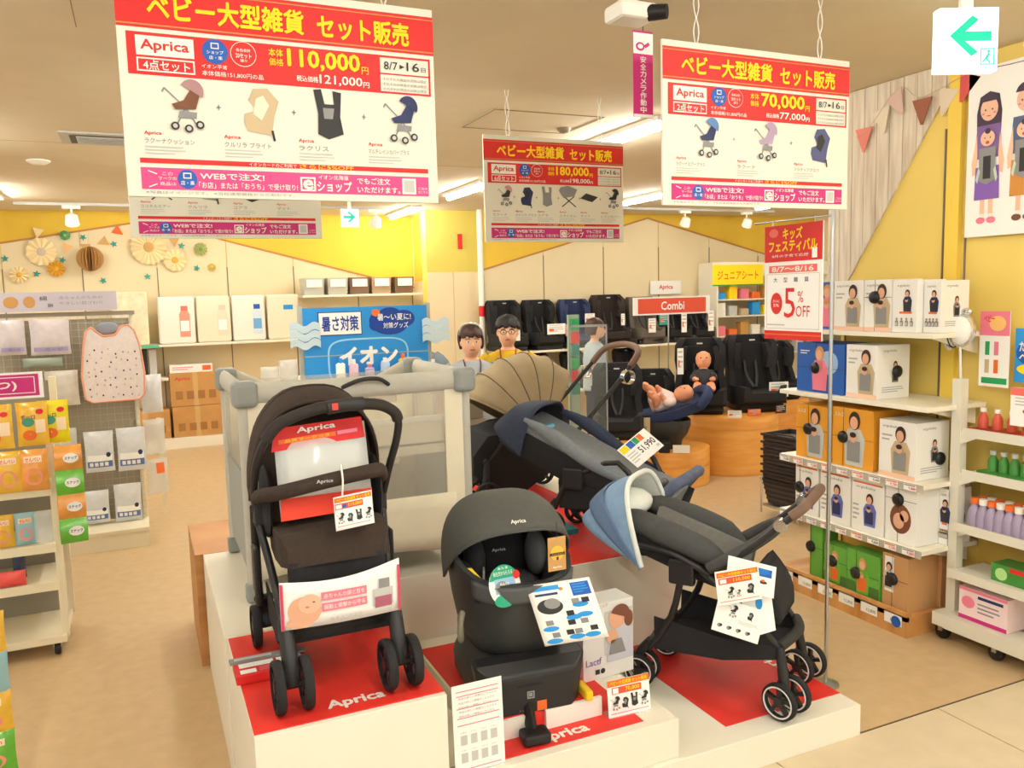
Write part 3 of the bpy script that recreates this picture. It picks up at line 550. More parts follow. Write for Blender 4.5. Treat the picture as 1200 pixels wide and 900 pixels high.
# ------------------------------------------------------------------ grey playpen
t = thing('playpen', 'cream and grey folding playpen with mesh window behind the brown stroller', 'playpen', (0, 0, .578))
m_pg = mat('playpen_grey', (192, 190, 176), .85, var=.04, vscale=30, bump=.2, bscale=400); m_pc = mat('playpen_cream', (236, 228, 200), .85, var=.02, vscale=20); m_cap = mat('playpen_cap', (146, 150, 144), .5); m_mesh = clear('playpen_mesh', (214, 208, 190), .3, .9)
X0, X1, Y0, Y1, HT = .352, 1.305, 3.42, 4.17, .885
for x in (X0, X1):
    for yy in (Y0, Y1):
        o = MB().cyl((x, yy, .03), (x, yy, HT), .02, n=10).build('post', m_pg, t)
        MB().box(x - .03, x + .03, yy - .03, yy + .03, 0, .075).build('foot', m_cap, o, bevel=.012)
        MB().box(x - .04 if x == X0 else x - .06, x + .06 if x == X0 else x + .04, yy - .045, yy + .045, HT - .085, HT + .022).build('corner_cap', m_cap, t, bevel=.022, seg=3)
for yy in (Y0, Y1): MB().tube([(X0 + .04, yy, HT - .03), ((X0 + X1) / 2, yy, HT - (.035 if yy == Y0 else .2)), (X1 - .04, yy, HT - .03)], .045, 10, 4, flat=.55).build('top_rail', m_pg, t)
for x in (X0, X1): MB().tube([(x, Y0 + .04, HT - .03), (x, Y1 - .04, HT - .03)], .045, 10, flat=.55).build('top_rail', m_pg, t)
for yy, sg in ((Y0, -1), (Y1, 1)):
    bx('side_fabric', m_pc, t, X0 + .01, X0 + .105, yy - .008, yy + .008, .3, HT - .04); bx('side_fabric', m_pc, t, X1 - .1, X1 - .01, yy - .008, yy + .008, .3, HT - .04)
    MB().grid(lambda u, v: (X0 + .01 + (X1 - X0 - .02) * u, yy + sg * .004 * math.sin(9 * u), .08 + .27 * v + .035 * (1 - v) * math.sin(PI * u)), 14, 4).build('skirt_fabric', m_pc, t, solid=.01)
    bx('mesh_window', m_mesh, t, X0 + .1, X1 - .1, yy - .002, yy + .002, .34, HT - .04)
for x in (X0, X1):
    bx('side_fabric', mat('playpen_side', (160, 162, 154), .85), t, x - .006, x + .006, Y0 + .03, Y1 - .03, .1, .5); bx('mesh_window', m_mesh, t, x - .002, x + .002, Y0 + .03, Y1 - .03, .5, HT - .04)
for yy in (Y0 + .03, Y1 - .04): bx('bassinet_wall', m_pc, t, X0 + .05, X1 - .05, yy, yy + .012, .53, .68)
bx('bassinet_floor', m_pc, t, X0 + .04, X1 - .04, Y0 + .03, Y1 - .03, .55, .6, bevel=.02); bx('bassinet_trim', white, t, X0 + .05, X1 - .05, Y0 + .02, Y0 + .032, .675, .7)
bx('base_board', m_pg, t, X0 + .03, X1 - .03, Y0 + .03, Y1 - .03, .1, .14)
MB().tube([(.75, Y0 - .02, HT - .03), (.82, Y0 - .05, HT - .0), (.9, Y0 - .05, HT - .0), (.95, Y0 - .02, HT - .03)], .009, 8, 4).build('pull_strap', dark, t)

# ------------------------------------------------------------------ infant car seat with canopy
t = CS = thing('infant_car_seat', 'charcoal infant car seat with domed canopy on the low red pedestal', 'car seat', (1.2, 2.76, .352), -.1); CS.scale = (.9, .9, .9)
m_sh = mat('seat_shell', (52, 54, 54), .5, var=.05, vscale=30); m_pad = mat('seat_pad_dark', (44, 45, 48), .9, var=.1, vscale=60, bump=.3, bscale=400); m_hd = mat('canopy_grey', (82, 83, 78), .85, var=.05, vscale=40, bump=.25, bscale=500); m_wing = mat('seat_wing_grey', (92, 92, 92), .85)
def sup(th, a, b, n=2.6):
    c, s_ = math.cos(th), math.sin(th); return (a * abs(c) ** (2 / n) * (1 if c > 0 else -1), b * abs(s_) ** (2 / n) * (1 if s_ > 0 else -1))
rings = []
N = 32
rim = lambda th: .33 + .16 * (.5 + .5 * math.sin(th)) ** 1.2
for f, sc in ((0, .55), (.06, .72), (.25, .84), (.5, .92), (.75, .97), (.95, 1.0), (1, .99), (1.0, .9), (.92, .85), (.7, .8), (.5, .74), (.42, .5), (.40, .1)):
    rings.append([(*[q for q in sup(2 * PI * k / N, .245 * sc, .30 * sc)], .17 + (rim(2 * PI * k / N) - .0) * f * 1.0) for k in range(N)])
MB().loft(rings).build('shell', m_sh, t)
b = MB(); b.loft([[(*sup(2 * PI * k / 20, a, bb, 3), z) for k in range(20)] for z, a, bb in ((.0, .2, .25), (.03, .215, .27), (.1, .22, .27), (.16, .19, .24), (.19, .15, .2))]); b.build('base', m_sh, t)
MB().loft([[(x, y0, z) for x, z in ((-wb, zb), (wb, zb), (wt, zt), (-wt, zt))] for y0, wb, wt, zb, zt in ((-.32, .15, .17, -.01, .15), (-.27, .2, .23, -.01, .19), (-.2, .2, .23, 0, .2))], smooth=False).build('base_front', mat('base_black', (36, 36, 37), .45), t, bevel=.012)
P = Panel(t, FRONT((0, -.321, 0))); P.rect(-.075, .105, .03, .115, black, 1); P.frame(-.035, .055, -.005, .085, .005, grey, 1); P.rect(-.028, .063, -.013, .078, grey, 1); P.rect(.005, .0, .045, .04, orange, 1); P.text('アップリカ', -.07, .005, -.01, .015, grey, 1, 0); P.done()
MB().tube([(-.02, -.24, .06), (-.03, -.33, -.02), (-.035, -.37, -.055)], [.045, .04, .035], 8, 3, flat=.6).build('support_leg', black, t); MB().box(-.09, .02, -.44, -.36, -.075, -.03).build('leg_foot', black, t, bevel=.012)
for s in (-1, 1): MB().box(s * .225 - .016, s * .225 + .016, -.33, -.22, .0, .04).build('isofix_indicator', mat('indicator_yellow', (240, 200, 30)), t, bevel=.008)
MB().grid(lambda u, v: (sup(PI * (1.2 + .6 * u), .2475 - .006 * v, .303 - .008 * v)[0], sup(PI * (1.2 + .6 * u), .2475 - .006 * v, .303 - .008 * v)[1], .17 + rim(PI * (1.22 + .56 * u)) * (.98 - .2 * v)), 16, 5).build('front_trim', mat('trim_charcoal', (84, 86, 86), .7), t, solid=.012)
hd = hood('canopy', m_hd, t, .262, .33, .33, .75, 1.95, .46, .04, nf=12, nt=28, solid=.008, inner=m_fab_bl, sq=.72)
MB().grid(lambda u, v: (.24 * math.cos(PI * u), .12 + .12 * math.sin(PI * u) * v, .5 + .18 * math.sin(PI * u) ** .7 * (1 - .5 * v)), 16, 4).build('rear_hood', m_fab_bl, t, solid=.008)
P = Panel(hd, FM((-.03, -.2, .713), (1, 0, 0), (0, .45, .8))); P.text('Aprica', -.012, 0, .05, .02, white, 1, .02); P.done()
for s in (-1, 1):
    MB().ell((s * .135, .02, .52), (.045, .07, .1), 14, 10).build('head_wing', m_wing if s > 0 else m_pad, t)
    MB().ell((s * .185, -.05, .45), (.03, .18, .08), 12, 8).build('side_pad', m_pad, t)
MB().ell((0, .1, .5), (.13, .05, .15), 14, 10).build('head_pad', m_fab_bl, t); MB().ell((0, .0, .38), (.15, .17, .08), 14, 8).build('seat_cushion', m_pad, t)
P = Panel(t, FRONT((-.05, .047, .53))); P.text('Aprica', 0, 0, .06, .017, ltgrey, 1, .02); P.done()
MB().tube([(-.12, -.06, .5), (-.15, -.16, .49), (-.17, -.22, .47)], .014, 8, 2, flat=.4).build('belt', grey, t)
MB().add([(-.205, -.12, .535), (-.188, -.125, .535), (-.158, -.21, .5), (-.17, -.215, .49)], [(0, 1, 2, 3)]).build('warning_label', mat('label_yellow', (246, 214, 40)), t, solid=.002)
b = MB(); b.tube([(-.245, -.18, .38), (-.262, -.2, .33), (-.255, -.18, .27), (-.245, -.15, .29), (-.25, -.16, .35), (-.245, -.18, .38)], .012, 8, 3); b.build('belt_guide', mat('guide_khaki', (136, 132, 112)), t)
# its tags and sheet
t2 = thing('round_tag', 'green and white round tag inside the infant car seat', 'tag', (1.03, 2.50, .735)); P0 = FM((0, 0, 0), (1, .1, 0), (0, .35, .94))
MB().prism([(.06 + .062 * math.cos(a * PI / 12), .07 + .07 * math.sin(a * PI / 12)) for a in range(24)], P0, .003).build('card', paper, t2)
P = Panel(t2, P0 @ Matrix.Translation((0, 0, .003))); P.disc(.06, .075, .06, .066, mat('tag_green', (34, 160, 120)), 1, 20, .25, PI - .25); P.text('新生児から使える', .02, .105, .095, .12, white, 2, .01); P.text('あたま', .04, .125, .08, .134, white, 2, .01); P.rect(.02, .045, .1, .095, mat('tag_blue', (150, 196, 226)), 2); P.disc(.045, .065, .025, .022, grey, 3); P.text('PASS', .04, .06, .075, .08, white, 4, .01); P.disc(.108, .1, .014, .015, red, 3); P.disc(.05, .02, .04, .022, mat('tag_green', (34, 160, 120)), 2); P.done()
t2 = thing('gold_tag', 'gold cardboard award tag hanging from the infant seat canopy', 'tag', (1.215, 2.44, .855)); bx('card', mat('kraft_gold', (196, 152, 92), .6), t2, 0, .068, 0, .003, 0, .118); P = Panel(t2, FRONT((0, 0, 0))); P.disc(.034, .062, .025, .026, mat('tag_gold', (238, 190, 70)), 1); P.rect(.005, .054, .063, .064, dark, 2); P.text('AWARD', .01, .056, .058, .062, gold, 3, .01); P.text('1', .03, .038, .038, .05, dark, 3, .01); P.text('Aprica', .015, .008, .05, .018, paper, 2, .01); P.done(); MB().cyl((.034, 0, .116), (.034, .0, .17), .0012, n=5).build('string', black, t2)
t2 = thing('feature_sheet', 'white picture sheet with blue labels leaning on the infant seat rim', 'leaflet', (0, 0, 0)); M = FM((1.19, 2.43, .6), (.95, -.3, .08), (-.2, .22, .94))
sb = lambda x, y: -.03 * (y / .22) ** 2
b = MB(); n = 8; b.add([M @ Vector((.225 * i / n, .21 * j / n, sb(0, .21 * j / n))) for j in range(n + 1) for i in range(n + 1)], [(j * 9 + i, j * 9 + i + 1, (j + 1) * 9 + i + 1, (j + 1) * 9 + i) for j in range(n) for i in range(n)], True).build('sheet', paper, t2, solid=.0012)
P = Panel(t2, M, .001, sb); P.rect(.01, .185, .11, .2, sky, 1); P.rect(.02, .168, .1, .176, navyp, 1); P.rect(.15, .155, .215, .2, blue, 1); P.lines(.156, .16, .208, .195, 4, sky, 2); P.disc(.06, .13, .045, .026, dark, 1); P.disc(.07, .14, .028, .018, grey, 2); P.disc(.115, .185, .008, .006, gold, 1)
for k, (xx, yy) in enumerate(((.165, .125), (.04, .055), (.17, .09), (.12, .018), (.175, .018), (.04, .012), (.13, .085))): P.disc(xx, yy, .028, .009, sky, 1)
for k, (xx, yy) in enumerate(((.15, .138), (.185, .138), (.04, .075), (.115, .068), (.16, .068), (.1, .036), (.13, .036), (.185, .04), (.05, .032), (.12, .1))): P.rect(xx - .012, yy - .008, xx + .014, yy + .009, dark if k % 2 else grey, 2)
P.done()

# ------------------------------------------------------------------ notices standing on the platform
def stand(label, x, Y, z, w, h, fill, rz=0, tilt=.0):
    t = thing('notice_stand', label, 'notice stand', (x, Y, z), rz)
    M = FM((0, 0, 0), (1, 0, 0), (0, math.sin(tilt), math.cos(tilt)))
    MB().prism([(0, 0), (w, 0), (w, h), (0, h)], M @ Matrix.Translation((0, 0, -.003)), .003).build('card', paper, t); MB().box(0, w, -.004, .05, 0, .003).build('acrylic_foot', clear('acrylic', (230, 236, 236), .35, .1), t)
    P = Panel(t, M); fill(P, w, h); P.done()
def f1(P, w, h):
    for k, y in enumerate((.93, .88, .74, .63, .55)): P.rect(.08 * w, y * h - .003, .92 * w, y * h, pink, 1)
    for k in range(5): P.text('商品の詳しい情報はこちらから', .12 * w, (.835 - .05 * k) * h, (.88 - .05 * (k % 3)) * w, (.86 - .05 * k) * h, grey, 1, 0)
    for r in range(2):
        for c in range(4): P.text('イオン', (.13 + .2 * c) * w, (.45 - .2 * r) * h, (.25 + .2 * c) * w, (.47 - .2 * r) * h, (red if r == 0 and c == 0 else grey), 1, 0); P.rect((.13 + .2 * c) * w, (.32 - .2 * r) * h, (.26 + .2 * c) * w, (.43 - .2 * r) * h, ltgrey, 1)
    P.rect(.08 * w, .04 * h, .92 * w, .05 * h, pink, 1)
stand('tall white notice card with small grey squares before the infant seat', .822, 2.345, .278, .173, .29, f1, 0, .05)
def f2(P, w, h):
    P.rect(0, .83 * h, w, h, orange, 1); P.text('ベビー大型雑貨 セット販売', .06 * w, .86 * h, .94 * w, .97 * h, yellow, 2, .02); P.rect(.1 * w, .62 * h, .8 * w, .8 * h, mat('coral', (226, 84, 60)), 1); P.rect(.12 * w, .64 * h, .25 * w, .78 * h, paper, 2); P.text('70,000', .42 * w, .65 * h, .75 * w, .77 * h, yellow, 2, .02); icons4(P, .05 * w, .95 * w, .22 * h, .36 * h); P.rect(.05 * w, .1 * h, .95 * w, .12 * h, pink, 1)
stand('small price card with orange header beside the white carrier box', 1.438, 2.425, .278, .172, .135, f2, -.05, .12)
def f3(P, w, h):
    P.lines(.1 * w, .5 * h, .7 * w, .95 * h, 6, ltgrey, 1); P.lines(.1 * w, .1 * h, .9 * w, .4 * h, 4, ltgrey, 1); P.rect(.3 * w, .6 * h, .36 * w, .63 * h, blue, 1)
stand('white leaflet standing behind the infant seat, seen beside its gold tag', 1.5, 3.0, .278, .13, .46, f3, .5, .2)
# white carrier box
def gift_box(t, x0, x1, y0, y1, h, m=white): return bx('box', m, t, x0, x1, y0, y1, 0, h, bevel=.002)
t = thing('carrier_box', 'white carrier box with photo of mother and baby beside the infant seat', 'box', (1.49, 2.705, .278), .06)
gift_box(t, 0, .24, 0, .12, .305, mat('box_white', (226, 226, 220), .45)); P = Panel(t, FRONT((0, 0, 0))); P.rect(.1, .09, .235, .27, ltgrey, 1); pl = mat('blouse', (198, 200, 210))
P.poly([(.11, .06), (.115, .13), (.15, .19), (.2, .21), (.235, .18), (.238, .06)], pl, 2); P.disc(.16, .235, .04, .042, skin, 3); P.disc(.175, .25, .045, .04, mat('hair_auburn', (120, 74, 52)), 4, 20, -.6, 2.9); P.disc(.215, .225, .022, .034, mat('hair_auburn', (120, 74, 52)), 3); P.disc(.135, .165, .028, .03, skin, 4); P.poly([(.12, .09), (.13, .15), (.18, .15), (.2, .09)], grey, 4); P.text('Lactf', .012, .062, .085, .09, purple, 2, 0); P.rect(.055, .022, .075, .042, dark, 2); P.disc(.09, .032, .011, .011, dark, 2); P.text('Lactf', .03, .29, .12, .305, ltgrey, 2, 0); P.done()
# ================================================================== RECLINED STROLLERS (light blue hood in front, navy hood behind)
m_lb = mat('hood_light_blue', (128, 158, 190), .8, var=.08, vscale=30); m_lbd = mat('hood_dusty_blue', (94, 116, 148), .85, var=.08, vscale=30); m_wl = mat('lining_white', (226, 232, 224), .85, var=.04, vscale=30)
m_navy = mat('fabric_navy', (52, 60, 78), .9, var=.1, vscale=50, bump=.3, bscale=400); m_gseat = mat('fabric_grey_blue', (124, 130, 134), .9, var=.08, vscale=50, bump=.3, bscale=400); m_cgr = mat('fabric_dark_grey', (70, 71, 70), .85, var=.1, vscale=50, bump=.3, bscale=400); m_cgl = mat('fabric_mid_grey', (98, 98, 94), .85, var=.08, vscale=50)
ring_w = mat('rim_white', (226, 226, 222), .4)
def undercarriage(t, ring, wr=.074, h0=.5, track=.17, wb=.3, sw=0):
    for s in (-1, 1):
        wheel_pair(t, s * track, -wb, wr, .1, (s * track * .92, -wb + .03, .27), ring, sw); wheel_pair(t, s * track, wb, wr * .95, .07, (s * track, wb - .04, .2), ring)
        MB().tube([(s * track, wb - .03, .16), (s * (track + .01), wb * .55, .32), (s * (track + .015), .12, h0)], .015, 8, 3).build('rear_leg', m_fr, t)
        MB().tube([(s * track * .92, -wb + .03, .26), (s * (track + .01), -.12, .42), (s * (track + .015), .06, h0 + .06)], .014, 8, 3).build('front_leg', m_fr, t)
        MB().box(s * (track + .015) - .02, s * (track + .015) + .02, .06, .17, h0 - .03, h0 + .08).build('hinge', m_fr, t, bevel=.012)
    MB().tube([(-track * .95, -wb + .03, .27), (0, -wb - .01, .285), (track * .95, -wb + .03, .27)], .021, 10, 4).build('front_cross_bar', dark, t)
    MB().cyl((-track, wb - .03, .19), (track, wb - .03, .19), .012).build('rear_axle', m_fr, t)
    MB().loft([[(-.16, y, zb), (.16, y, zb), (.175, y, zt), (.18, y, zt), (.175, y, zb - .014), (-.175, y, zb - .014), (-.18, y, zt), (-.175, y, zt)] for y, zb, zt in ((-wb + .04, .235, .275), (-.05, .19, .27), (wb - .06, .18, .31))], smooth=False).build('basket', m_fab_bl, t)
# ---- front right one
t = Rr = thing('stroller', 'reclined stroller with folded light blue hood and white-rimmed wheels, front right', 'stroller', (2.17, 2.71, .133), math.radians(35.4))
undercarriage(t, ring_w, sw=-.35)
seatp = lambda s: Vector((0, -.06 + .6 * s, .52 + .18 * s + .03 * s * s))          # along the recline
MB().loft([[(-w, p.y, p.z - .02), (-w, p.y - .02, p.z + .03), (-w * .5, p.y, p.z), (0, p.y, p.z - .005), (w * .5, p.y, p.z), (w, p.y - .02, p.z + .03), (w, p.y, p.z - .02), (w * .8, p.y + .02, p.z - .08), (-w * .8, p.y + .02, p.z - .08)] for p, w in ((seatp(-.02), .13), (seatp(.2), .155), (seatp(.6), .165), (seatp(.9), .14), (seatp(.97), .06))]).build('seat_shell', m_fab_bl, t)
for s in (-1, 1):
    MB().tube([(s * .13, -.07, .545), (s * .15, .03, .61), (s * .15, .18, .66), (s * .13, .33, .70), (s * .1, .42, .71)], [.02, .054, .058, .05, .015], 12, 4).build('side_bolster', m_cgr, t)
MB().loft([[(-w, p.y, p.z + .01), (-w * .6, p.y - .02, p.z + .045), (0, p.y - .02, p.z + .095), (w * .6, p.y - .02, p.z + .085), (w, p.y, p.z + .01)] for p, w in ((seatp(-.08), .08), (seatp(.1), .1), (seatp(.35), .11), (seatp(.6), .09))]).build('seat_pad', m_cgl, t)
MB().ell((0, .42, .74), (.14, .1, .06), 14, 8).build('head_pillow', m_wl, t)
hd = hood('hood', m_lb, t, .22, .36, .36, 1.85, 2.7, .53, .28, nf=10, nt=24, inner=m_wl, ribs=3, sq=.6)
hood('hood_band', m_lbd, t, .228, .37, .37, 2.2, 2.45, .52, .28, nf=5, nt=22, sq=.6)
MB().tube([(.218 * abs(math.cos(PI * k / 24)) ** .6 * (1 if k < 12 else -1), .28 - .355 * math.sin(PI * k / 24) ** .6 * math.cos(1.84), .53 + .355 * math.sin(PI * k / 24) ** .6 * math.sin(1.84)) for k in range(25)], .012, 8).build('hood_roll', m_wl, t)
MB().tube([(.2, -.02, .55), (.205, -.16, .66), (.2, -.3, .79), (.17, -.355, .84), (0, -.37, .855), (-.17, -.355, .84), (-.2, -.3, .79), (-.205, -.16, .66), (-.2, -.02, .55)], .0135, 10, 4).build('handle', m_fr, t)
MB().tube([(.195, -.315, .805), (.165, -.358, .842), (0, -.37, .855), (-.165, -.358, .842), (-.195, -.315, .805)], .02, 10, 4).build('handle_grip', m_gr, t)
for s in (-1, 1): MB().cyl((s * .185, -.28, .772), (s * .225, -.28, .772), .024, n=16).build('handle_joint', chrome, t)
MB().tube([(.2, -.0, .56), (.19, -.13, .645), (.12, -.2, .69), (0, -.22, .70), (-.12, -.2, .69), (-.19, -.13, .645), (-.2, .0, .56)], .024, 10, 4).build('bumper_bar', m_cgr, t)
MB().grid(lambda u, v: ((-.15 + .3 * u) * (1 - .1 * v), -.16 - .09 * v - .03 * math.sin(PI * v), .55 - .2 * v), 6, 6).build('leg_rest', m_fab_bl, t, solid=.03)
MB().tube([(-.19, .0, .53), (-.21, .14, .6), (-.205, .3, .62)], .012, 8, 3).build('side_rail', m_fr, t)
# cards on it
rz = math.radians(35.4)
def sheet(label, M, w, h, fill):
    t = thing('price_sheet', label, 'leaflet', (0, 0, 0), 0, 'leaflets on the front right stroller'); b = MB(); b.add([M @ Vector(p) for p in ((0, 0, 0), (w, 0, 0), (w, h, 0), (0, h, 0))], [(0, 1, 2, 3)]).build('sheet', paper, t, solid=.0014)
    P = Panel(t, M, .0011); fill(P, w, h); P.done()
def g1(P, w, h):
    P.rect(.03 * w, .8 * h, .97 * w, .95 * h, orange, 1); P.text('ベビー大型雑貨セット販売', .07 * w, .83 * h, .93 * w, .92 * h, yellow, 2, .02); P.rect(.06 * w, .6 * h, .82 * w, .78 * h, mat('coral', (226, 84, 60)), 1); P.text('110,000', .4 * w, .63 * h, .78 * w, .74 * h, yellow, 2, .02); P.rect(.09 * w, .63 * h, .24 * w, .75 * h, paper, 2)
    pic_stroller(P, .3 * w, .2 * h, .32 * h, dark, dark); pic_stroller(P, .48 * w, .2 * h, .2 * h, grey, dark); pic_seat(P, .76 * w, .22 * h, .3 * h, dark, grey); P.rect(.05 * w, .08 * h, .95 * w, .1 * h, pink, 1)
def g2(P, w, h):
    P.rect(.62 * w, .6 * h, .92 * w, .85 * h, blue, 1); P.lines(.66 * w, .64 * h, .88 * w, .82 * h, 4, sky, 2); P.disc(.75 * w, .42 * h, .09 * w, .05 * h, dark, 1); P.disc(.75 * w, .47 * h, .04 * w, .04 * h, orange, 2); P.lines(.05 * w, .1 * h, .5 * w, .3 * h, 4, ltgrey, 1)
def g3(P, w, h):
    pic_stroller(P, .35 * w, .55 * h, .36 * h, dark, dark); pic_seat(P, .72 * w, .6 * h, .24 * h, dark, grey)
    for k in range(4): P.disc((.14 + .2 * k) * w, .2 * h, .045 * w, .06 * h, grey, 1); P.disc((.17 + .2 * k) * w, .22 * h, .03 * w, .04 * h, dark, 2)
    P.lines(.5 * w, .38 * h, .95 * w, .5 * h, 3, ltgrey, 1)
def g4(P, w, h): P.disc(.55 * w, .62 * h, .12 * w, .13 * h, sky, 1); P.disc(.35 * w, .35 * h, .12 * w, .04 * h, sky, 1); P.lines(.1 * w, .7 * h, .4 * w, .9 * h, 4, ltgrey, 1)
def mm(px, y, z, ang, roll, tilt):
    u = Vector((math.cos(ang), math.sin(ang), 0)); n = Vector((math.sin(ang), -math.cos(ang), 0)); up = (Vector((0, 0, 1)) * math.cos(tilt) - n * math.sin(tilt))
    x2 = u * math.cos(roll) + up * math.sin(roll); y2 = -u * math.sin(roll) + up * math.cos(roll); return FM((px, y, z), x2, y2)
sheet('white leaflet with round blue mark hanging lowest on the front right stroller', FM((2.06, 2.43, .45), (.92, -.34, .25), (.05, .25, .96)), .12, .19, g4)
sheet('white leaflet with stroller picture hanging below the price card, front right stroller', FM((1.926, 2.475, .5), (.85, -.4, -.34), (.28, 0, .95)), .19, .13, g3)
sheet('white leaflet with blue square behind the price card on the front right stroller', FM((1.99, 2.47, .66), (.86, -.44, -.26), (.2, .1, .97)), .19, .12, g2)
sheet('price card with orange header hanging on the front right stroller', FM((1.945, 2.455, .595), (.9, -.36, .13), (-.1, .05, .99)), .17, .135, g1)
# ---- navy one on the rear red mat
t = M2 = thing('stroller', 'reclined navy and grey stroller on the rear red mat with price card', 'stroller', (2.1, 3.5, .575), math.radians(35.4))
undercarriage(t, None, wr=.07, h0=.3, wb=.26)
sp = lambda s: Vector((0, -.36 + .92 * s, .2 + .3 * s + .06 * s * s))
MB().loft([[(-w, p.y, p.z - .03), (-w, p.y - .03, p.z + .05), (-w * .55, p.y, p.z), (0, p.y, p.z - .01), (w * .55, p.y, p.z), (w, p.y - .03, p.z + .05), (w, p.y, p.z - .03), (w * .8, p.y + .02, p.z - .09), (-w * .8, p.y + .02, p.z - .09)] for p, w in ((sp(0), .14), (sp(.25), .17), (sp(.6), .2), (sp(.9), .2), (sp(1.0), .14))]).build('seat_shell', m_fab_bl, t)
MB().loft([[(-w, p.y - .02, p.z + .06), (-w * .6, p.y - .01, p.z + .045), (0, p.y - .01, p.z + .04), (w * .6, p.y - .01, p.z + .045), (w, p.y - .02, p.z + .06), (w, p.y, p.z - .02), (-w, p.y, p.z - .02)] for p, w in ((sp(.02), .13), (sp(.25), .165), (sp(.6), .19), (sp(.93), .185))]).build('seat_pad', m_gseat, t)
for s in (-1, 1): MB().tube([(s * .17, -.22, .3), (s * .19, .0, .4), (s * .2, .2, .52), (s * .19, .38, .6)], [.012, .032, .04, .012], 10, 4, flat=.6).build('side_wing', m_gseat if s < 0 else m_navy, t)
hood('hood', m_navy, t, .215, .25, .24, 1.3, 2.55, .42, .4, nf=10, nt=24, ribs=2, inner=m_fab_bl, solid=.012, sq=.6)
MB().tube([(.16, -.3, .22), (.17, -.38, .32), (.1, -.42, .35), (-.1, -.42, .35), (-.17, -.38, .32), (-.16, -.3, .22)], .028, 10, 4).build('bumper_bar', mat('bumper_cloth', (92, 100, 124), .9, var=.15, vscale=30), t)
bx('side_label', mat('lime', (200, 214, 90)), t, .225, .23, .05, .1, .42, .46)
MB().box(-.05, .05, .18, .26, .5, .54, Matrix.Translation((.06, .18, .0))).build('head_clip', mat('clip_blue', (120, 190, 214)), t, bevel=.01)
t = thing('price_card', 'white price card reading 51,990 with coloured squares on the navy stroller', 'price card', (0, 0, 0)); M = FM((2.14, 3.31, .955), (.83, .1, .45), (-.55, .45, .6))
MB().add([M @ Vector(p) for p in ((0, 0, 0), (.19, 0, 0), (.19, .13, 0), (0, .13, 0))], [(0, 1, 2, 3)]).build('card', paper, t, solid=.002)
P = Panel(t, M); P.rect(.005, .09, .05, .125, yellow, 1); P.rect(.052, .09, .09, .125, blue, 1); P.rect(.092, .09, .12, .125, green, 1); P.rect(.122, .09, .15, .125, orange, 1); P.text('51,990', .08, .035, .18, .075, dark, 1, .02); P.lines(.01, .015, .07, .075, 4, ltgrey, 1); P.text('円', .165, .012, .18, .028, dark, 1, .01); P.done()
# ---- black stroller with beige hood, facing left
t = M1 = thing('stroller', 'black stroller with large beige ribbed hood and brown handle', 'stroller', (2.02, 4.5, .578), -PI / 2 + .06)
undercarriage(t, None, wr=.085, h0=.38, wb=.3, track=.2)
m_bei = mat('hood_beige', (160, 143, 111), .85, var=.05, vscale=20, bump=.2, bscale=300)
hd = hood('hood', m_bei, t, .21, .46, .43, .5, 2.3, .41, .08, nf=20, nt=22, ribs=5)
b = MB()
for ph in (.86, 1.22, 1.58, 1.94): b.tube([(.212 * (abs(math.cos(PI * k / 22)) ** .8) * (1 if k < 11 else -1), .08 - .435 * math.sin(PI * k / 22) ** .8 * math.cos(ph), .41 + .465 * math.sin(PI * k / 22) ** .8 * math.sin(ph)) for k in range(23)], .0035, 5)
b.build('hood_seam', mat('seam_brown', (96, 80, 58)), hd)
MB().loft([[(-w, y - .06, z), (-w * .7, y, z), (w * .7, y, z), (w, y - .06, z), (w, y + .04, z - .02), (-w, y + .04, z - .02)] for y, z, w in ((-.24, .3, .17), (-.05, .25, .19), (.1, .4, .2), (.2, .62, .19))]).build('seat', m_fab_bl, t)
MB().loft([[(-w, y, z0), (-w * 1.05, y, (z0 + z1) / 2), (-w, y, z1), (w, y, z1), (w * 1.05, y, (z0 + z1) / 2), (w, y, z0)] for y, z0, z1, w in ((-.34, .2, .3, .15), (-.26, .1, .42, .19), (-.05, .06, .44, .2), (.2, .2, .5, .2), (.3, .36, .52, .16))]).build('seat_tub', m_fab_bl, t)
MB().loft([[(-w, y, z - .03), (w, y, z - .03), (w, y, z + .03), (-w, y, z + .03)] for y, z, w in ((-.3, .16, .14), (-.24, .3, .17), (-.1, .34, .17))]).build('leg_rest', m_fab_bl, t, bevel=.02)
MB().tube([(.22, .08, .22), (.22, .35, .42), (.215, .7, .74), (.19, .8, .85), (0, .84, .885), (-.19, .8, .85), (-.215, .7, .74), (-.22, .35, .42), (-.22, .08, .22)], .0135, 10, 4).build('handle', m_fr, t)
MB().tube([(.212, .72, .76), (.185, .805, .852), (0, .84, .885), (-.185, .805, .852), (-.212, .72, .76)], .021, 10, 4).build('handle_grip', m_gr, t)
for s in (-1, 1): b = MB(); b.lathe([(.04, -.02), (.045, -.02), (.045, .02), (.04, .02)], 18, Matrix.Translation((s * .24, .68, .7)) @ Matrix.Rotation(PI / 2, 4, 'Y'), closed=True); b.build('cup_ring', chrome, t)
bx('teal_folder', mat('teal', (30, 110, 116)), None, 1.66, 1.98, 3.62, 3.86, .5745, .60, label='flat teal box on the rear platform beside the red mat', category='box')
